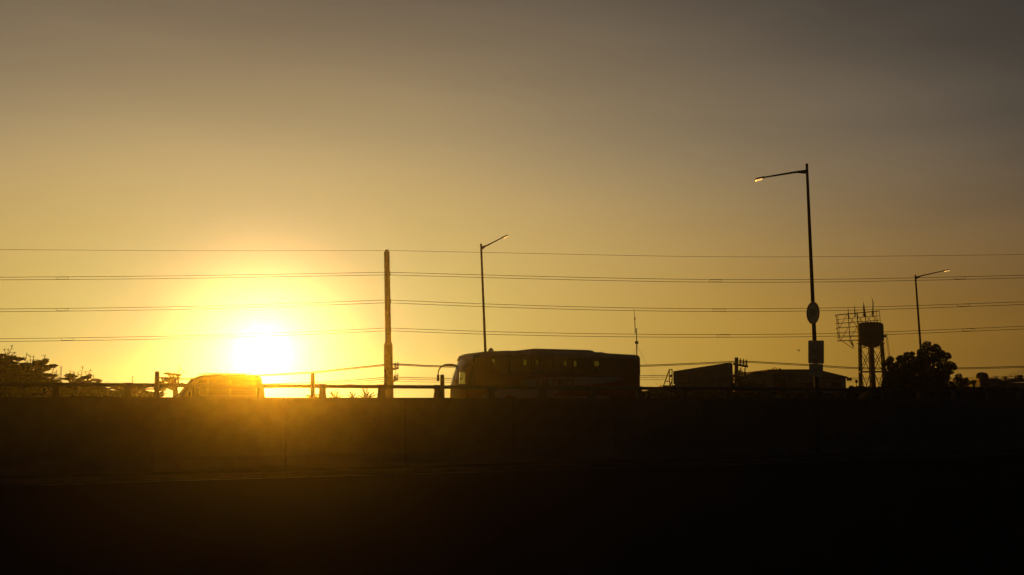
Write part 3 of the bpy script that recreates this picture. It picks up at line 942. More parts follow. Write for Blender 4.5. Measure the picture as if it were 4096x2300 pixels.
LP_ = [
    ('thicker cables sagging behind the bus from the tall pole to the small pole', .03, 1.5,
     [(700, 1516), (1200, 1491), (1400, 1472), (1556, 1456), None, (1600, 1456), (1790, 1464), (2200, 1466), (2562, 1461), (2750, 1454), (2942, 1445), None, (2990, 1445), (3240, 1459), (3450, 1471), (3800, 1472), (4096, 1465), (4500, 1452)], 4.5),
    ('lower cables of the lower circuit, just above the rail left of the bus', .022, 1.2,
     [(820, 1545), (1290, 1528), (1545, 1509), None, (1600, 1509), (1800, 1513), (2200, 1512), (2562, 1503), (2700, 1500), (2942, 1489), None, (3000, 1490), (3250, 1508), (3450, 1512), (3800, 1513), (4096, 1506), (4500, 1500)], 7),
]
for lb_, rr, dy, pts, gap in LP_:
    def yfun(pts, dyy):
        o_ = []
        for p in pts:
            o_.append(None if p is None else (p[0], p[1] + dyy))
        return o_
    def pvar(pts):
        seq = []
        cur = []
        for p in pts:
            if p is None:
                seq.append(cur); cur = [cur[-1]]
            else: cur.append(p)
        seq.append(cur)
        outp = []
        for s in seq:
            q3 = []
            for x, y in s:
                Yd = 63 if x < 1620 else 63 + (SY - 63) * min(1, (x - 1620) / (2945 - 1620))
                q3.append(P(x, y, Yd))
            sp = spline(q3, 8); outp += sp if not outp else sp[1:]
        return outp
    w0 = pvar(pts)
    e = empty('power_lines', w0[0], 0, lb_, 'power lines', 'cables of the lower circuit')
    wire_obj('wire', w0, e, w0[0], rr)
    w1 = pvar(yfun(pts, gap)); wire_obj('wire', w1, e, w0[0], rr * .8)
    if gap > 5:
        w2 = pvar(yfun(pts, gap + 9)); wire_obj('wire', w2, e, w0[0], rr * .6)

# ------------------------------------------------------------------ aerial mast behind the rear of the bus
AY = 85.0
gm = P(2549, 1600, AY); gm.z = ROAD
mast = empty('aerial_mast', gm, 0, 'thin guyed radio mast standing up behind the tail of the bus', 'mast')
m = MB(); m.tube([Vector((0, 0, 0)), P(2547, 1375, AY) - gm, P(2546, 1312, AY) - gm], [.05, .04, .03], 8); m.build('mast_tube', 'steel', mast)
m = MB(); m.tube([P(2541, 1333, AY) - gm, P(2539, 1280, AY) - gm, P(2537, 1235, AY) - gm], [.035, .03, .008], 6); m.build('whip_aerial', 'steel', mast)
m = MB(); m.tube([P(2539.5, 1270, AY) - gm, P(2539.7, 1278, AY) - gm], .05, 8); m.build('coil', 'black', mast)
for y in (1316, 1323, 1330):
    m = MB(); m.bar(P(2540, y, AY) - gm, P(2547, y, AY) - gm, .025); m.build('standoff', 'steel', mast)
m = MB(); m.box(P(2546.5, 1370, AY) - gm, (.27, .2, .22)); m.build('equipment_box', 'rust', mast)
m = MB(); m.box(P(2547, 1382, AY) - gm, (.14, .14, .05)); m.build('guy_ring', 'steel', mast)
for dx, dy in ((-2.4, -1.5), (2.6, -1.5), (-1.2, 2.4), (3.6, 1.5)):
    m = MB(); m.tube([P(2547, 1382, AY) - gm, Vector((dx, dy, 0))], .005, 4); m.build('guy_wire', 'wire', mast)

# ------------------------------------------------------------------ billboard right of the bus
BA, BB = 82.0, 77.0
tl, tr = P(2692, 1485, BA), P(2918, 1450, BB)
bl, br = P(2692, 1596, BA), P(2918, 1596, BB)
base = Vector((tl.x, tl.y, ROAD - .02))
bb = empty('billboard', base, 0, 'big panelled billboard wall with a slanting top, between the bus and the small pole', 'billboard')
dv = (tr - tl); hx = Vector((dv.x, dv.y, 0)); hl = hx.length; hxn = hx.normalized(); nv = Vector((hxn.y, -hxn.x, 0))
def topz(t): return tl.z + (tr.z - tl.z) * t
bandf = .30
n = 7
for q_ in range(n):
    t0, t1 = (q_ + .02) / n, (q_ + .98) / n
    z0 = ROAD + .6
    a, b = tl + dv * t0, tl + dv * t1
    m = MB()
    za, zb = topz(t0) - (topz(t0) - ROAD) * bandf - .05, topz(t1) - (topz(t1) - ROAD) * bandf - .05
    m.prism([Vector((a.x, a.y, z0)) - base, Vector((b.x, b.y, z0)) - base, Vector((b.x, b.y, zb)) - base, Vector((a.x, a.y, za)) - base], nv * -.12)
    m.build('panel', 'cladding', bb)
    m = MB()
    m.prism([Vector((a.x, a.y, za + .05)) - base, Vector((b.x, b.y, zb + .05)) - base, Vector((b.x, b.y, topz(t1))) - base, Vector((a.x, a.y, topz(t0))) - base], nv * -.18)
    m.build('top_panel', 'cladding2', bb)
bk = MB()
bk.prism([Vector((tl.x, tl.y, ROAD)) - base - nv * .19, Vector((tr.x, tr.y, ROAD)) - base - nv * .19, Vector((tr.x, tr.y, tr.z - .06)) - base - nv * .19, Vector((tl.x, tl.y, tl.z - .06)) - base - nv * .19], -nv * .12)
bk.build('backing_frame', 'rust', bb)
for pts_ in ([(2690, 1478), (2677, 1478), (2652, 1549)], [(2677, 1478), (2679, 1548)], [(2662, 1525), (2678, 1525)], [(2677, 1505), (2688, 1505)], [(2688, 1480), (2688, 1560)], [(2679, 1546), (2690, 1516)], [(2679, 1506), (2689, 1497)]):
    m = MB()
    pp = [P(x, y, BA) - base for x, y in pts_]
    for a, b in zip(pp, pp[1:]): m.bar(a, b, .07 if len(pts_) > 2 or pts_[0][1] != 1505 else .1)
    m.build('brace', 'rust', bb)
# low structures between bus and billboard
a0 = P(2658, 1540, BA + 3)
m = MB(); m.b(-.05, 1.6, 0, 3, 0, a0.z - ROAD); o = m.build('tool_shed', 'plaster2'); o.location = (a0.x, BA + 3, ROAD - .02)
tag(o, 'little flat roofed shed at the foot of the billboard braces', 'shed')
sh = empty('low_roofed_house', P(2560, 1600, 76), 0, 'low house with a pitched roof peeping under the rail right of the bus', 'house')
sh.location.z = ROAD - .02
o0 = Vector(sh.location)
pts_ = [P(2545, 1578, 76), P(2596, 1560, 76), P(2640, 1556, 76), P(2720, 1558, 76), P(2930, 1566, 76)]
m = MB(); m.prism([p - o0 for p in pts_] + [Vector((pts_[-1].x, 76, pts_[-1].z - .15)) - o0, Vector((pts_[0].x, 76, pts_[0].z - .15)) - o0], (0, 6, 0)); m.build('roof', 'roof', sh)
m = MB(); m.b(pts_[0].x - o0.x + .2, pts_[-1].x - o0.x - .2, .3, 5.7, 0, pts_[0].z - o0.z - .15); m.build('wall', 'plaster2', sh)

# ------------------------------------------------------------------ warehouse
HY = 95.0
wb = P(2950, 1600, HY); wb.z = ROAD - .02
wh = empty('warehouse', wb, 0, 'wide gabled building behind the speed signs, left of the water tower', 'building')
ol = [(2952, 1512), (3020, 1486), (3062, 1484), (3078, 1477), (3240, 1477), (3292, 1483), (3392, 1507)]
ev = [P(x, y, HY) - wb for x, y in ol]
def prof_low(dz): return [p + Vector((0, 0, dz)) for p in ev]
m = MB()
for a, b in zip(ev, ev[1:]):
    m.prism([a, b, b + Vector((0, 0, -.14)), a + Vector((0, 0, -.14))], (0, 14, 0))
m.build('roof', 'roof', wh)
m = MB()
lowr = [Vector((p.x, .35, p.z - .15)) for p in ev]
m.prism([Vector((ev[0].x + .1, .35, 0))] + [Vector((max(ev[0].x + .1, min(ev[-1].x - .1, p.x)), .35, p.z)) for p in lowr] + [Vector((ev[-1].x - .1, .35, 0))], (0, 13, 0))
m.build('wall', 'plaster', wh)
def wq(px0, py0, px1, py1, nm_, mt, y=.28, th=.06):
    a, b = P(px0, py0, HY) - wb, P(px1, py1, HY) - wb
    m = MB(); m.b(a.x, b.x, y, y + th, b.z, a.z); return m.build(nm_, mt, wh)
wq(3096, 1493, 3150, 1590, 'loading_door', 'black')
wq(3104, 1532, 3117, 1585, 'red_door', 'door_red', .2)
wq(3102, 1478, 3148, 1491, 'fascia_sign', 'plaster2', .1, .15)
wq(3154, 1498, 3176, 1560, 'pilaster', 'plaster2', .2)
wq(2990, 1535, 3060, 1590, 'window', 'black')
wq(3182, 1530, 3260, 1552, 'window', 'black'); wq(3330, 1530, 3370, 1550, 'window', 'black')
m = MB(); a, b = P(3091, 1472, HY + 1) - wb, P(3106, 1472, HY + 1) - wb
m.bar(a, b, .06); m.bar(a, a + Vector((0, 0, -.35)), .06); m.bar(b, b + Vector((0, 0, -.35)), .06); m.build('roof_rail', 'rust', wh)
m = MB(); m.b((P(3112, 1476, HY + 1) - wb).x, (P(3122, 1476, HY + 1) - wb).x, .8, 1.4, ev[3].z - .05, ev[3].z + .1); m.build('roof_vent', 'roof', wh)
m = MB(); a = P(3397, 1517, HY) - wb; m.box(a, (.35, .4, .25)); m.build('gutter_box', 'rust', wh)

# ------------------------------------------------------------------ water tower
TY = 100.0
tc_ = P(3488, 1600, TY); tc_.z = ROAD - .02
MB.SC = TY / 150.0 * 1.25
wt = empty('water_tower', tc_, 0, 'round steel water tank on tall braced legs left of the big trees', 'water tower')
def T(px, py, dy=0.0): return P(px, py, TY) - tc_ + Vector((0, dy, 0))
zt, zb, zs = T(3483, 1290).z, T(3483, 1372).z, T(3483, 1386).z
lean = T(3482, 1340).x
m = MB(); rt = (T(3533, 1340).x - T(3432, 1340).x) / 2
m.lathe((lean, 0, 0), [(.2, zs - .07), (rt * .55, zs + .05), (rt * .88, zb + .03), (rt, zb + .22), (rt, zt - .30), (rt * .96, zt - .13), (rt * .75, zt - .02), (rt * .3, zt + .03), (.02, zt + .05)], 36)
m.build('tank', 'tank', wt, smooth=True)
m = MB()
for k_ in range(36):
    a = 2 * math.pi * k_ / 36; b = 2 * math.pi * (k_ + 1) / 36
    m.bar((lean + rt * 1.03 * math.cos(a), rt * 1.03 * math.sin(a), zb - .02), (lean + rt * 1.03 * math.cos(b), rt * 1.03 * math.sin(b), zb - .02), .12, .08)
m.build('ring_girder', 'rust', wt)
tops, bots = [], []
nl = 6
for k_ in range(nl):
    a = 2 * math.pi * (k_ + .32) / nl
    tp = Vector((lean + rt * .95 * math.cos(a), rt * .95 * math.sin(a), zb))
    bt = Vector((.15 + rt * 1.12 * math.cos(a), rt * 1.12 * math.sin(a), 0))
    tops.append(tp); bots.append(bt)
    m = MB(); m.tube([bt, tp], [.135, .12], 8); m.build('leg', 'rust', wt, smooth=True)
lv = [1.0, .50, 0.0]
zmid = T(3483, 1487).z / zb
def on(k_, f): return bots[k_] + (tops[k_] - bots[k_]) * f
for k_ in range(nl):
    k2 = (k_ + 1) % nl
    m = MB(); m.bar(on(k_, zmid), on(k2, zmid), .12); m.build('strut', 'rust', wt)
    for f0, f1 in ((0.04, zmid), (zmid, (zmid + 1) / 2 + .12), ((zmid + 1) / 2 + .12, .98)):
        m = MB(); m.bar(on(k_, f0), on(k2, f1), .055); m.bar(on(k2, f0), on(k_, f1), .055); m.build('cross_brace', 'rust', wt)
m = MB(); m.tube([Vector((.15, 0, 0)), Vector((lean, 0, zs))], .19, 12); m.build('riser_pipe', 'rust', wt, smooth=True)
m = MB()
l0, l1 = T(3538, 1335, -.3), T(3551, 1430, -.3)
l2, l3 = T(3543, 1335, -.3), T(3556, 1430, -.3)
lq = l0 + (l1 - l0) * 2.2; lr = l2 + (l3 - l2) * 2.2
m.bar(l0, lq, .035); m.bar(l2, lr, .035)
for t in range(26): m.bar(l0 + (lq - l0) * t / 26, l2 + (lr - l2) * t / 26, .025)
m.build('ladder', 'rust', wt)
m = MB(); m.box(T(3538, 1345, 0), (.26, .4, .2)); m.build('valve_box', 'rust', wt)

# open steel lattice of an old sign frame round the tank
sf = empty('sign_frame', T(3440, 1360, 1.6) + tc_, 0, 'bare lattice frame of a roof sign with masts, standing behind the water tank', 'frame')
so_ = Vector(sf.location) - tc_
def Q(px, py, dy): return T(px, py, dy) - so_
topl = lambda x: 1254 - (x - 3365) * (16 / 170)
botl = lambda x: 1359 - (x - 3372) * (8 / 170)
xs = [3365, 3378, 3413, 3420, 3449, 3458, 3482, 3490, 3517, 3536, 3541]
for i_, x in enumerate(xs):
    dy = 1.6 if i_ % 2 == 0 else 2.1
    m = MB(); m.bar(Q(x, topl(x), dy), Q(x + 9, botl(x), dy), .07 if i_ in (2, 3, 4, 6, 7) else .05); m.build('upright', 'rust', sf)
for f_ in (0, .18, .33, .50, .68, .86, 1.0):
    for dy in (1.6, 2.1):
        a = Q(3365 + 9 * f_, topl(3365) + (botl(3365) - topl(3365)) * f_, dy); b = Q(3541 + 9 * f_, topl(3541) + (botl(3541) - topl(3541)) * f_, dy)
        if dy > 2 and f_ in (.18, .68): continue
        m = MB(); m.bar(a, b, .07 if f_ in (0, 1.0) else .045); m.build('rail', 'rust', sf)
for x0, x1, f0, f1 in ((3378, 3413, .5, 0), (3378, 3413, 1, .5), (3413, 3449, 0, .5), (3413, 3449, .5, 0), (3449, 3482, 0, .5), (3449, 3482, .5, 0), (3482, 3517, 0, .5), (3482, 3517, .5, 0), (3413, 3449, 1, .5), (3365, 3378, 0, .5), (3365, 3378, .5, 1), (3517, 3535, 0, .5), (3517, 3535, .5, 1)):
    def fy(x, f_): return topl(x) + (botl(x) - topl(x)) * f_
    m = MB(); m.bar(Q(x0 + 9 * f0, fy(x0, f0), 1.85), Q(x1 + 9 * f1, fy(x1, f1), 1.85), .045); m.build('diagonal', 'rust', sf)
for (x, yt, yb_) in ((3415, 1224, 1270), (3441, 1214, 1262), (3452, 1237, 1262), (3477, 1200, 1262), (3481, 1213, 1262), (3511, 1183, 1262)):
    m = MB(); m.tube([Q(x + 3, yb_, 1.7), Q(x + (6 if x == 3511 else 1), yt + 22, 1.7), Q(x, yt, 1.7)], [.07, .06, .015], 6); m.build('aerial', 'rust', sf)
m = MB(); m.bar(Q(3388, 1359, 1.6), Q(3434, 1392, 1.4), .06); m.build('stay', 'rust', sf)
m = MB()
for x in (3417, 3424, 3430): m.bar(Q(x, 1357, 1.6), Q(3431, 1386, 1.2), .06)
m.build('bracket', 'rust', sf)


MB.SC = 1.0
# ------------------------------------------------------------------ vegetation
def foliage(pads, Y, off, leafpx, dens_, depth=1.0, flat=.5, rnd=random):
    """leaf sized quads spread through ellipsoid clumps; pads: (px, py, rx px, ry px)"""
    m = MB()
    s = Y / F
    for (px, py, rx, ry) in pads:
        c = P(px, py, Y) - off
        ax, az = rx * s, ry * s
        ay = ax * depth
        n_ = int(dens_ * (rx * ry) ** .92)
        cy = rnd.uniform(-.4, .4) * ax
        for _ in range(n_):
            while True:
                x, y, z = (rnd.uniform(-1, 1) for _ in range(3))
                q = x * x + y * y + z * z
                if q <= 1.0 and (q > .30 or rnd.random() < .35): break
            p = c + Vector((x * ax, cy + y * ay, z * az))
            l = leafpx * s * rnd.uniform(.6, 1.4)
            d = Vector((rnd.gauss(x, .6), rnd.gauss(y, .6), rnd.gauss(z * flat, .35))).normalized()
            w_ = d.cross(Vector((rnd.gauss(0, 1), rnd.gauss(0, 1), rnd.gauss(0, 1)))).normalized() * l * .36
            i = m.addv([p - d * l * .5, p + w_, p + d * l * .5, p - w_])
            m.f.append((i, i + 1, i + 2, i + 3))
    return m


def branches(m, root, pads, Y, off, r0=.16):
    s = Y / F
    for (px, py, rx, ry) in pads:
        c = P(px, py, Y) - off
        mid_ = root.lerp(c, .5) + Vector((random.uniform(-.2, .2), random.uniform(-.3, .3), random.uniform(-.1, .25)))
        m.tube([root, mid_, c], [r0, r0 * .6, r0 * .2], 6)
        for _ in range(3):
            e = c + Vector((random.uniform(-1, 1) * rx * s * .8, random.uniform(-.5, .5) * rx * s, random.uniform(-.6, .6) * ry * s))
            m.tube([mid_.lerp(c, .6), e], [r0 * .3, r0 * .08], 5)


def tree(name, trunk_px, Y, pads, label, cat, leafpx=7, dens_=2.2, leafm='leaf', fork_y=None, depth=.8, r0=.16, group=None, flat=.5):
    b = P(trunk_px, 1600, Y); b.z = ROAD - .02
    o = empty(name, b, 0, label, cat, group)
    fz = P(trunk_px, fork_y or 1570, Y).z - b.z
    root = Vector((0, 0, fz))
    m = MB()
    m.tube([Vector((0, 0, 0)), Vector((.05, .03, fz * .5)), root], [r0 * 1.5, r0 * 1.15, r0], 9)
    branches(m, root, pads, Y, b, r0 * .7)
    m.build('trunk', 'bark', o, smooth=True)
    f_ = foliage(pads, Y, b, leafpx, dens_, depth, flat)
    f_.build('crown', leafm, o)
    return o

# right-hand round trees
R1 = [(3708, 1384, 20, 20), (3746, 1394, 20, 18), (3692, 1410, 22, 18), (3725, 1414, 34, 26), (3764, 1414, 18, 16), (3790, 1424, 17, 14), (3762, 1436, 26, 16), (3802, 1458, 22, 14), (3816, 1470, 15, 12), (3784, 1476, 26, 16), (3712, 1442, 34, 16), (3686, 1425, 18, 18), (3690, 1478, 26, 26), (3700, 1530, 36, 36), (3745, 1528, 34, 26), (3775, 1510, 28, 18), (3740, 1485, 18, 12), (3800, 1490, 15, 8), (3790, 1545, 36, 22), (3740, 1565, 50, 24), (3770, 1500, 28, 20), (3705, 1500, 28, 24), (3735, 1548, 64, 30), (3733, 1440, 20, 12), (3765, 1460, 22, 12), (3722, 1470, 12, 8), (3690, 1445, 22, 20), (3800, 1565, 40, 22)]
tree('round_crowned_tree', 3735, 74, R1, 'largest round crowned tree at the right, with sky showing through its middle', 'tree', 6.5, 1.9, 'leaf_dark', 1560, .7, .2, 'round crowned trees by the water tower')
R2 = [(3634, 1421, 18, 14), (3652, 1414, 9, 8), (3607, 1436, 22, 16), (3640, 1448, 36, 26), (3602, 1472, 34, 28), (3655, 1490, 38, 34), (3610, 1520, 38, 30), (3650, 1550, 44, 30), (3590, 1555, 30, 26), (3628, 1490, 34, 26), (3625, 1530, 60, 34), (3590, 1500, 22, 26), (3670, 1460, 24, 22), (3670, 1440, 14, 12)]
tree('round_crowned_tree', 3630, 71, R2, 'round crowned tree in front of the base of the third street lamp', 'tree', 6.5, 2.2, 'leaf_dark', 1565, .7, .2, 'round crowned trees by the water tower')
R3 = [(3562, 1437, 15, 13), (3550, 1450, 17, 12), (3564, 1465, 18, 18), (3541, 1458, 12, 8), (3556, 1495, 18, 22), (3545, 1540, 24, 24), (3570, 1555, 30, 26), (3562, 1520, 24, 26), (3580, 1480, 14, 26)]
tree('round_crowned_tree', 3560, 72, R3, 'smallest round crowned tree, touching the legs of the water tower', 'tree', 6, 2.2, 'leaf_dark', 1560, .7, .16, 'round crowned trees by the water tower')
tree('bushy_tree', 3842, 84, [(3836, 1507, 15, 13), (3826, 1520, 13, 12), (3850, 1524, 20, 12), (3868, 1514, 6, 6), (3866, 1530, 16, 10), (3845, 1548, 34, 18)], 'low bushy tree just right of the big round trees', 'tree', 5, 2.4, 'leaf_dark', 1560, .8, .12)
tree('bushy_tree', 3030, 80, [(2935, 1540, 16, 10), (2958, 1530, 12, 16), (2990, 1545, 32, 22), (3040, 1560, 40, 22), (2950, 1560, 40, 26), (2932, 1515, 4, 9), (2968, 1515, 5, 8)], 'dark bush at the foot of the small utility pole', 'bush', 5, 2.0, 'leaf_dark', 1575, .8, .1)

# hedge belt that closes the view at the right
hp = []
x = -260
while x < 620:
    h_ = random.uniform(1574, 1583)
    hp.append((x, (h_ + 1604) / 2 + 4, random.uniform(18, 30), (1606 - h_) / 2 + 3)); x += random.uniform(10, 18)
x = 2560
while x < 4360:
    h_ = random.uniform(1546, 1556) if x > 3380 else random.uniform(1566, 1576)
    hp.append((x, (h_ + 1600) / 2 + 4, random.uniform(18, 30), (1604 - h_) / 2 + 3)); x += random.uniform(10, 20)
for x, y in ((3405, 1548), (3412, 1552), (3430, 1550), (3448, 1548), (3455, 1552), (3475, 1552), (3515, 1553), (3895, 1552), (3990, 1548)):
    hp.append((x, y, 9, 6))
f_ = foliage(hp, 74, Vector((0, 0, 0)), 6, 2.6, .5, .5)
ho2 = f_.build('hedge', 'leaf_dark'); tag(ho2, 'dark belt of shrubs along the far side of the upper road', 'shrubs', kind='stuff')

# layered trees at the left
def layered(name, tx, Y, pads, shoots, label, dens_=3.8, fork=1560, group='layered trees at the left'):
    o = tree(name, tx, Y, pads, label, 'tree', 7, dens_, 'leaf_dark', fork, .55, .17, group, .15)
    b = Vector(o.location)
    for (x0, y0, x1, y1) in shoots:
        m = MB()
        a, c = P(x0, y0, Y) - b, P(x1, y1, Y) - b
        mid_ = a.lerp(c, .5) + Vector((random.uniform(-.04, .04), 0, 0))
        m.tube([a, mid_, c], [.022, .016, .008], 5)
        ln_ = (c - a).length
        k_ = int(ln_ / .11)
        for t in range(k_):
            p = a.lerp(c, (t + .6) / k_)
            sgn = -1 if t % 2 else 1
            l = random.uniform(.14, .34) * (1 - .6 * t / max(1, k_))
            e = p + Vector((sgn * l, random.uniform(-.1, .1), random.uniform(-.02, .10)))
            m.tube([p, p.lerp(e, .5) + Vector((0, 0, .03)), e], [.012, .010, .004], 4)
        for t in range(5):       # seed-like leaves near the tip
            p = a.lerp(c, .78 + .05 * t)
            m.bar(p, p + Vector((random.uniform(-.04, .04), 0, .07)), .018, .012)
        m.build('upright_shoot', 'bark', o)
    # finger-like drooping leaf sprays at the outer ends of the layers
    s = Y / F
    m = MB()
    for (px, py, rx, ry) in pads:
        if ry > 16: continue
        for sgn in (-1, 1):
            if random.random() < .25: continue
            base_ = P(px + sgn * rx * .6, py, Y) - b
            for t in range(7):
                l = rx * s * random.uniform(.45, .85)
                up = random.uniform(-.45, .55)
                d = Vector((sgn * math.cos(up), random.uniform(-.5, .5), math.sin(up))).normalized()
                w_ = Vector((0, .3, 1)).normalized() * ry * s * .20
                e = base_ + d * l
                mm = base_.lerp(e, .55) + Vector((0, 0, .05))
                i = m.addv([base_ - w_ * .5, mm - w_, e, mm + w_, base_ + w_ * .5]); m.f.append((i, i + 1, i + 2, i + 3, i + 4))
    m.build('leaf_sprays', 'leaf_dark', o)
    return o
T1 = [(8, 1420, 16, 5), (-30, 1425, 40, 8), (42, 1428, 22, 6), (70, 1436, 22, 7), (20, 1440, 30, 8), (-20, 1460, 60, 18), (35, 1455, 30, 10), (98, 1456, 24, 5), (160, 1450, 30, 9), (182, 1442, 12, 7), (140, 1462, 38, 9),
      (80, 1470, 50, 12), (20, 1480, 60, 18), (195, 1466, 26, 6), (215, 1462, 18, 5), (170, 1478, 30, 7), (120, 1488, 50, 9), (60, 1505, 60, 16), (0, 1515, 80, 30), (190, 1500, 34, 6), (215, 1503, 14, 5), (150, 1504, 50, 8), (130, 1535, 90, 18), (40, 1555, 110, 30), (180, 1560, 110, 22), (210, 1523, 30, 5)]
S1 = [(33, 1420, 50, 1383), (22, 1420, 18, 1398), (28, 1422, 34, 1398), (98, 1445, 108, 1415), (122, 1447, 121, 1423), (133, 1445, 135, 1426), (173, 1440, 181, 1423), (208, 1496, 214, 1478), (227, 1508, 227, 1484), (45, 1420, 62, 1412), (112, 1450, 98, 1436)]
T1 += [(x_, 1560 + (x_ % 3) * 4, 34, 20) for x_ in range(-120, 420, 26)] + [(60, 1530, 90, 24), (150, 1520, 70, 10)]
layered('layered_tree', 40, 56, T1, S1, 'tallest layered tree, filling the left edge behind the rail', group='layered trees at the left')
T2 = [(280, 1499, 16, 4), (285, 1506, 26, 4), (265, 1515, 34, 4), (318, 1520, 16, 8), (345, 1510, 20, 6), (358, 1502, 8, 6), (330, 1530, 34, 8), (383, 1520, 16, 5), (398, 1523, 10, 3), (290, 1536, 50, 6), (370, 1534, 34, 5), (385, 1550, 24, 6), (300, 1565, 60, 22), (360, 1580, 70, 18), (260, 1560, 70, 26), (345, 1552, 16, 4), (405, 1562, 26, 5)]
S2 = [(322, 1512, 332, 1466), (354, 1504, 362, 1480), (280, 1497, 281, 1484), (372, 1520, 374, 1502), (306, 1506, 296, 1492), (310, 1508, 312, 1490), (345, 1506, 344, 1490)]
layered('layered_tree', 320, 60, T2, S2, 'layered tree with bare upright shoots crossing the rail at the left')
T3 = [(420, 1562, 24, 5), (475, 1545, 18, 4), (486, 1554, 26, 5), (500, 1563, 26, 5), (455, 1568, 40, 5), (440, 1582, 60, 12), (500, 1582, 50, 10), (545, 1548, 16, 4), (560, 1556, 22, 5), (575, 1566, 20, 4), (590, 1580, 60, 14), (640, 1556, 24, 7), (615, 1546, 16, 4)]
S3 = [(456, 1566, 458, 1536), (444, 1568, 443, 1550), (529, 1530, 531, 1507)]
layered('layered_tree', 500, 64, T3, S3, 'low layered tree seen beneath the rail at the left')
T4 = [(668, 1494, 12, 3), (690, 1497, 18, 3.5), (712, 1500, 14, 4), (660, 1513, 20, 4), (672, 1522, 24, 5), (700, 1512, 20, 5), (640, 1530, 18, 5), (690, 1540, 40, 10)]
S4 = [(715, 1496, 716, 1460), (735, 1494, 725, 1478)]
layered('layered_tree', 700, 66, T4, S4, 'spindly layered tree top showing just over the nose of the van')
# twin thin posts left
tp_ = empty('thin_posts', P(244, 1600, 70), 0, 'pair of thin upright posts between the two left hand trees', 'posts'); tp_.location.z = ROAD - .02
for x in (243, 247):
    m = MB(); a = P(x, 1464, 70) - Vector(tp_.location); m.tube([Vector((a.x, 0, 0)), a], .016, 5); m.build('post', 'steel', tp_)

# fan tufts of palms between the poles
def palm(px, py, Y, n_, hpx, label):
    b = P(px, 1600, Y); b.z = ROAD - .02
    o = empty('palm_tree', b, 0, label, 'palm tree', 'palms beyond the wall')
    c = P(px, py, Y) - b
    m = MB(); m.tube([Vector((0, 0, 0)), c], [.14, .10], 8); m.build('trunk', 'bark', o, smooth=True)
    s = Y / F
    for k_ in range(n_):
        a = -1.15 + 2.3 * (k_ + random.uniform(-.2, .2)) / (n_ - 1)
        l = hpx * s * random.uniform(.8, 1.15)
        az = random.uniform(-.6, .6)
        m = MB()
        pts = []
        for t in range(7):
            f_ = t / 6
            pts.append(c + Vector((math.sin(a) * l * f_ * (.75 + .3 * f_), math.sin(az) * l * f_ * .6, l * f_ * math.cos(a) - .25 * l * f_ * f_ * abs(math.sin(a)))))
        m.tube(pts, [.02, .018, .015, .012, .01, .007, .004], 4)
        for t in range(1, 22):
            f_ = .15 + .85 * t / 22
            j = min(5, int(f_ * 6)); p = pts[j].lerp(pts[j + 1], f_ * 6 - j)
            tan = (pts[j + 1] - pts[j]).normalized()
            for sgn in (-1, 1):
                d = (tan * 1.1 + Vector((sgn * .55, random.uniform(-.3, .3), -.05))).normalized()
                ll = l * .30 * (1 - .4 * f_)
                w_ = Vector((0, 0, 1)).cross(d).normalized() * .022 + Vector((0, 0, .022))
                i = m.addv([p - w_, p + d * ll, p + w_]); m.f.append((i, i + 1, i + 2))
        m.build('frond', 'leaf_dark', o)
    return o
palm(1340, 1602, 92, 9, 38, 'small palm whose fronds fan up right of the leaning marker post')
palm(1412, 1600, 92, 7, 34, 'leftmost of the two palms just left of the tall utility pole')
palm(1468, 1602, 90, 9, 44, 'taller palm nearest the foot of the tall utility pole')
tree('umbrella_tree', 1262, 80, [(1240, 1584, 18, 5), (1262, 1580, 16, 4), (1282, 1580, 14, 3), (1258, 1592, 30, 6)], 'low flat bush at the foot of the marker post left of the palms', 'bush', 5, 2.2, 'leaf_dark', 1595, .7, .07)

# ------------------------------------------------------------------ houses at the far right
GY = 108.0
hb = P(3955, 1600, GY); hb.z = ROAD - .02
h1 = empty('flat_roofed_house', hb, 0, 'flat roofed house with a roof terrace and a jutting eave, right of the trees', 'house', 'houses far off at the right')
def G(px, py): return P(px, py, GY) - hb
m = MB(); m.b(G(3919, 1520).x, G(3991, 1520).x, 0, 7, 0, G(3919, 1520).z); m.build('wall', 'plaster2', h1)
m = MB(); m.prism([G(3916, 1514), G(3988, 1512), G(4006, 1519), G(4006, 1522), G(3990, 1522), G(3916, 1520)], (0, 7.4, 0)); m.build('roof', 'roof', h1)
m = MB(); m.lathe((G(3954, 1510).x, 1.5, G(3954, 1516).z), [(.62, 0), (.64, .35), (.5, .62), (.2, .72), (.02, .74)], 16); m.build('roof_tank', 'tank', h1, smooth=True)
for x in (3920, 3930, 3985, 3991):
    m = MB(); m.bar(G(x, 1508), G(x, 1517), .04); m.build('railing_post', 'rust', h1)
m = MB(); m.bar(G(3919, 1508), G(3938, 1508), .05); m.bar(G(3972, 1505), G(3992, 1505), .05); m.bar(G(3919, 1512), G(3938, 1512), .03); m.bar(G(3972, 1510), G(3992, 1510), .03); m.build('railing', 'rust', h1)
m = MB(); m.b(G(3940, 1530).x, G(3950, 1530).x, -.03, .03, G(0, 1550).z, G(0, 1532).z); m.build('window', 'black', h1)
hb2 = P(4060, 1600, GY); hb2.z = ROAD - .02
h2 = empty('low_pitched_house', hb2, 0, 'wide house with a low pitched roof and chimney at the right edge', 'house', 'houses far off at the right')
def G2(px, py): return P(px, py, GY) - hb2
m = MB(); m.prism([G2(3999, 1526), G2(4030, 1519), G2(4055, 1515), G2(4082, 1513), G2(4150, 1520), G2(4150, 1526), G2(4012, 1531)], (0, 8, 0)); m.build('roof', 'roof', h2)
m = MB(); m.b(G2(4011, 1530).x, G2(4145, 1530).x, .4, 7.5, 0, G2(4011, 1530).z); m.build('wall', 'plaster2', h2)
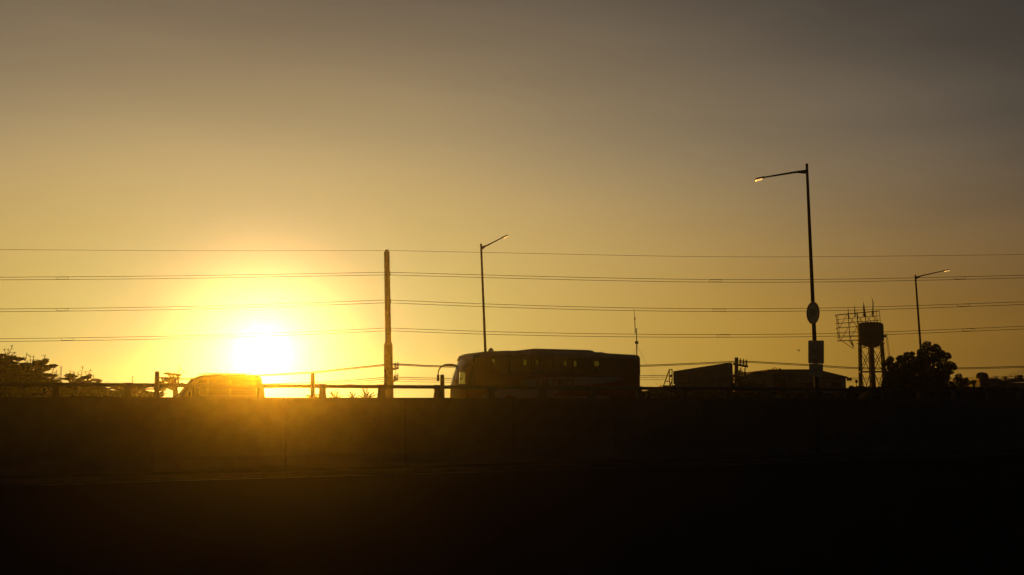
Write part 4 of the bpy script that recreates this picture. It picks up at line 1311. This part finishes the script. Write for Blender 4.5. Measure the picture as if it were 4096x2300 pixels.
m = MB(); m.b(G2(4035, 1503).x, G2(4046, 1503).x, 1, 1.5, G2(0, 1530).z, G2(4040, 1504).z); m.build('chimney', 'plaster2', h2)
m = MB(); m.tube([G2(4040, 1505), G2(4040, 1497)], .03, 5); m.build('vent_pipe', 'rust', h2)
m = MB(); m.tube([G2(4062, 1518), G2(4063, 1508)], .03, 5); m.bar(G2(4059, 1510), G2(4068, 1512), .1); m.build('aerial', 'rust', h2)
m = MB(); m.b(G2(4089, 1500).x, G2(4110, 1500).x, 1.0, 1.6, G2(0, 1525).z, G2(0, 1499).z); m.build('stair_tower', 'plaster2', h2)
tnk = P(3898, 1600, 100); tnk.z = ROAD - .02
m = MB(); zz = P(3898, 1520, 100).z - tnk.z
m.lathe((0, 0, 0), [(.12, 0), (.12, zz - .45), (.22, zz - .4), (.26, zz - .15), (.18, zz - .02), (.01, zz)], 14); o = m.build('round_topped_stack', 'tank', None, smooth=True); o.location = tnk
tag(o, 'small stack with a rounded top between the bush and the flat roofed house', 'stack')
# round disc sign near the tower foot
ds_ = P(3426, 1600, 98); ds_.z = ROAD - .02
dsn = empty('disc_sign', ds_, 0, 'small round sign on a thin post at the foot of the water tower', 'sign')
c = P(3426, 1526, 98) - ds_
m = MB(); disc(m, Matrix.Translation(c) @ Matrix.Rotation(R(20), 4, 'Z') @ Matrix.Rotation(math.pi / 2, 4, 'X'), 0, .15, -.02, .02, 20); m.build('sign_plate', 'sign_red', dsn)
m = MB(); m.tube([Vector((c.x, .05, 0)), c + Vector((0, .05, -.1))], .025, 6); m.build('post', 'rust', dsn)

# bird
bd = P(3197, 1402, 60)
m = MB()
m.loft([[Vector((x, r_ * math.cos(a), z + r_ * math.sin(a))) for a in (2 * math.pi * i / 6 for i in range(6))] for x, r_, z in ((-.07, .004, -.03), (-.04, .016, -.015), (0, .022, 0), (.035, .016, .01), (.055, .012, .02), (.072, .003, .022))])
for s in (-1, 1):
    i = m.addv([(.02, s * .015, .01), (.03, s * .08, .06), (.0, s * .15, .085), (-.02, s * .08, .05), (-.015, s * .015, .0)])
    j = m.addv([(.02, s * .015, .004), (.03, s * .08, .054), (.0, s * .15, .082), (-.02, s * .08, .044), (-.015, s * .015, -.006)])
    m.f += [tuple(range(i, i + 5)), tuple(reversed(range(j, j + 5)))] + [(i + k_, i + (k_ + 1) % 5, j + (k_ + 1) % 5, j + k_) for k_ in range(5)]
o = m.build('bird', 'feather', None, smooth=True); o.location = bd; o.rotation_euler = (0, R(-60), R(20))
tag(o, 'tiny dark bird in the sky left of the rectangular speed sign', 'bird')
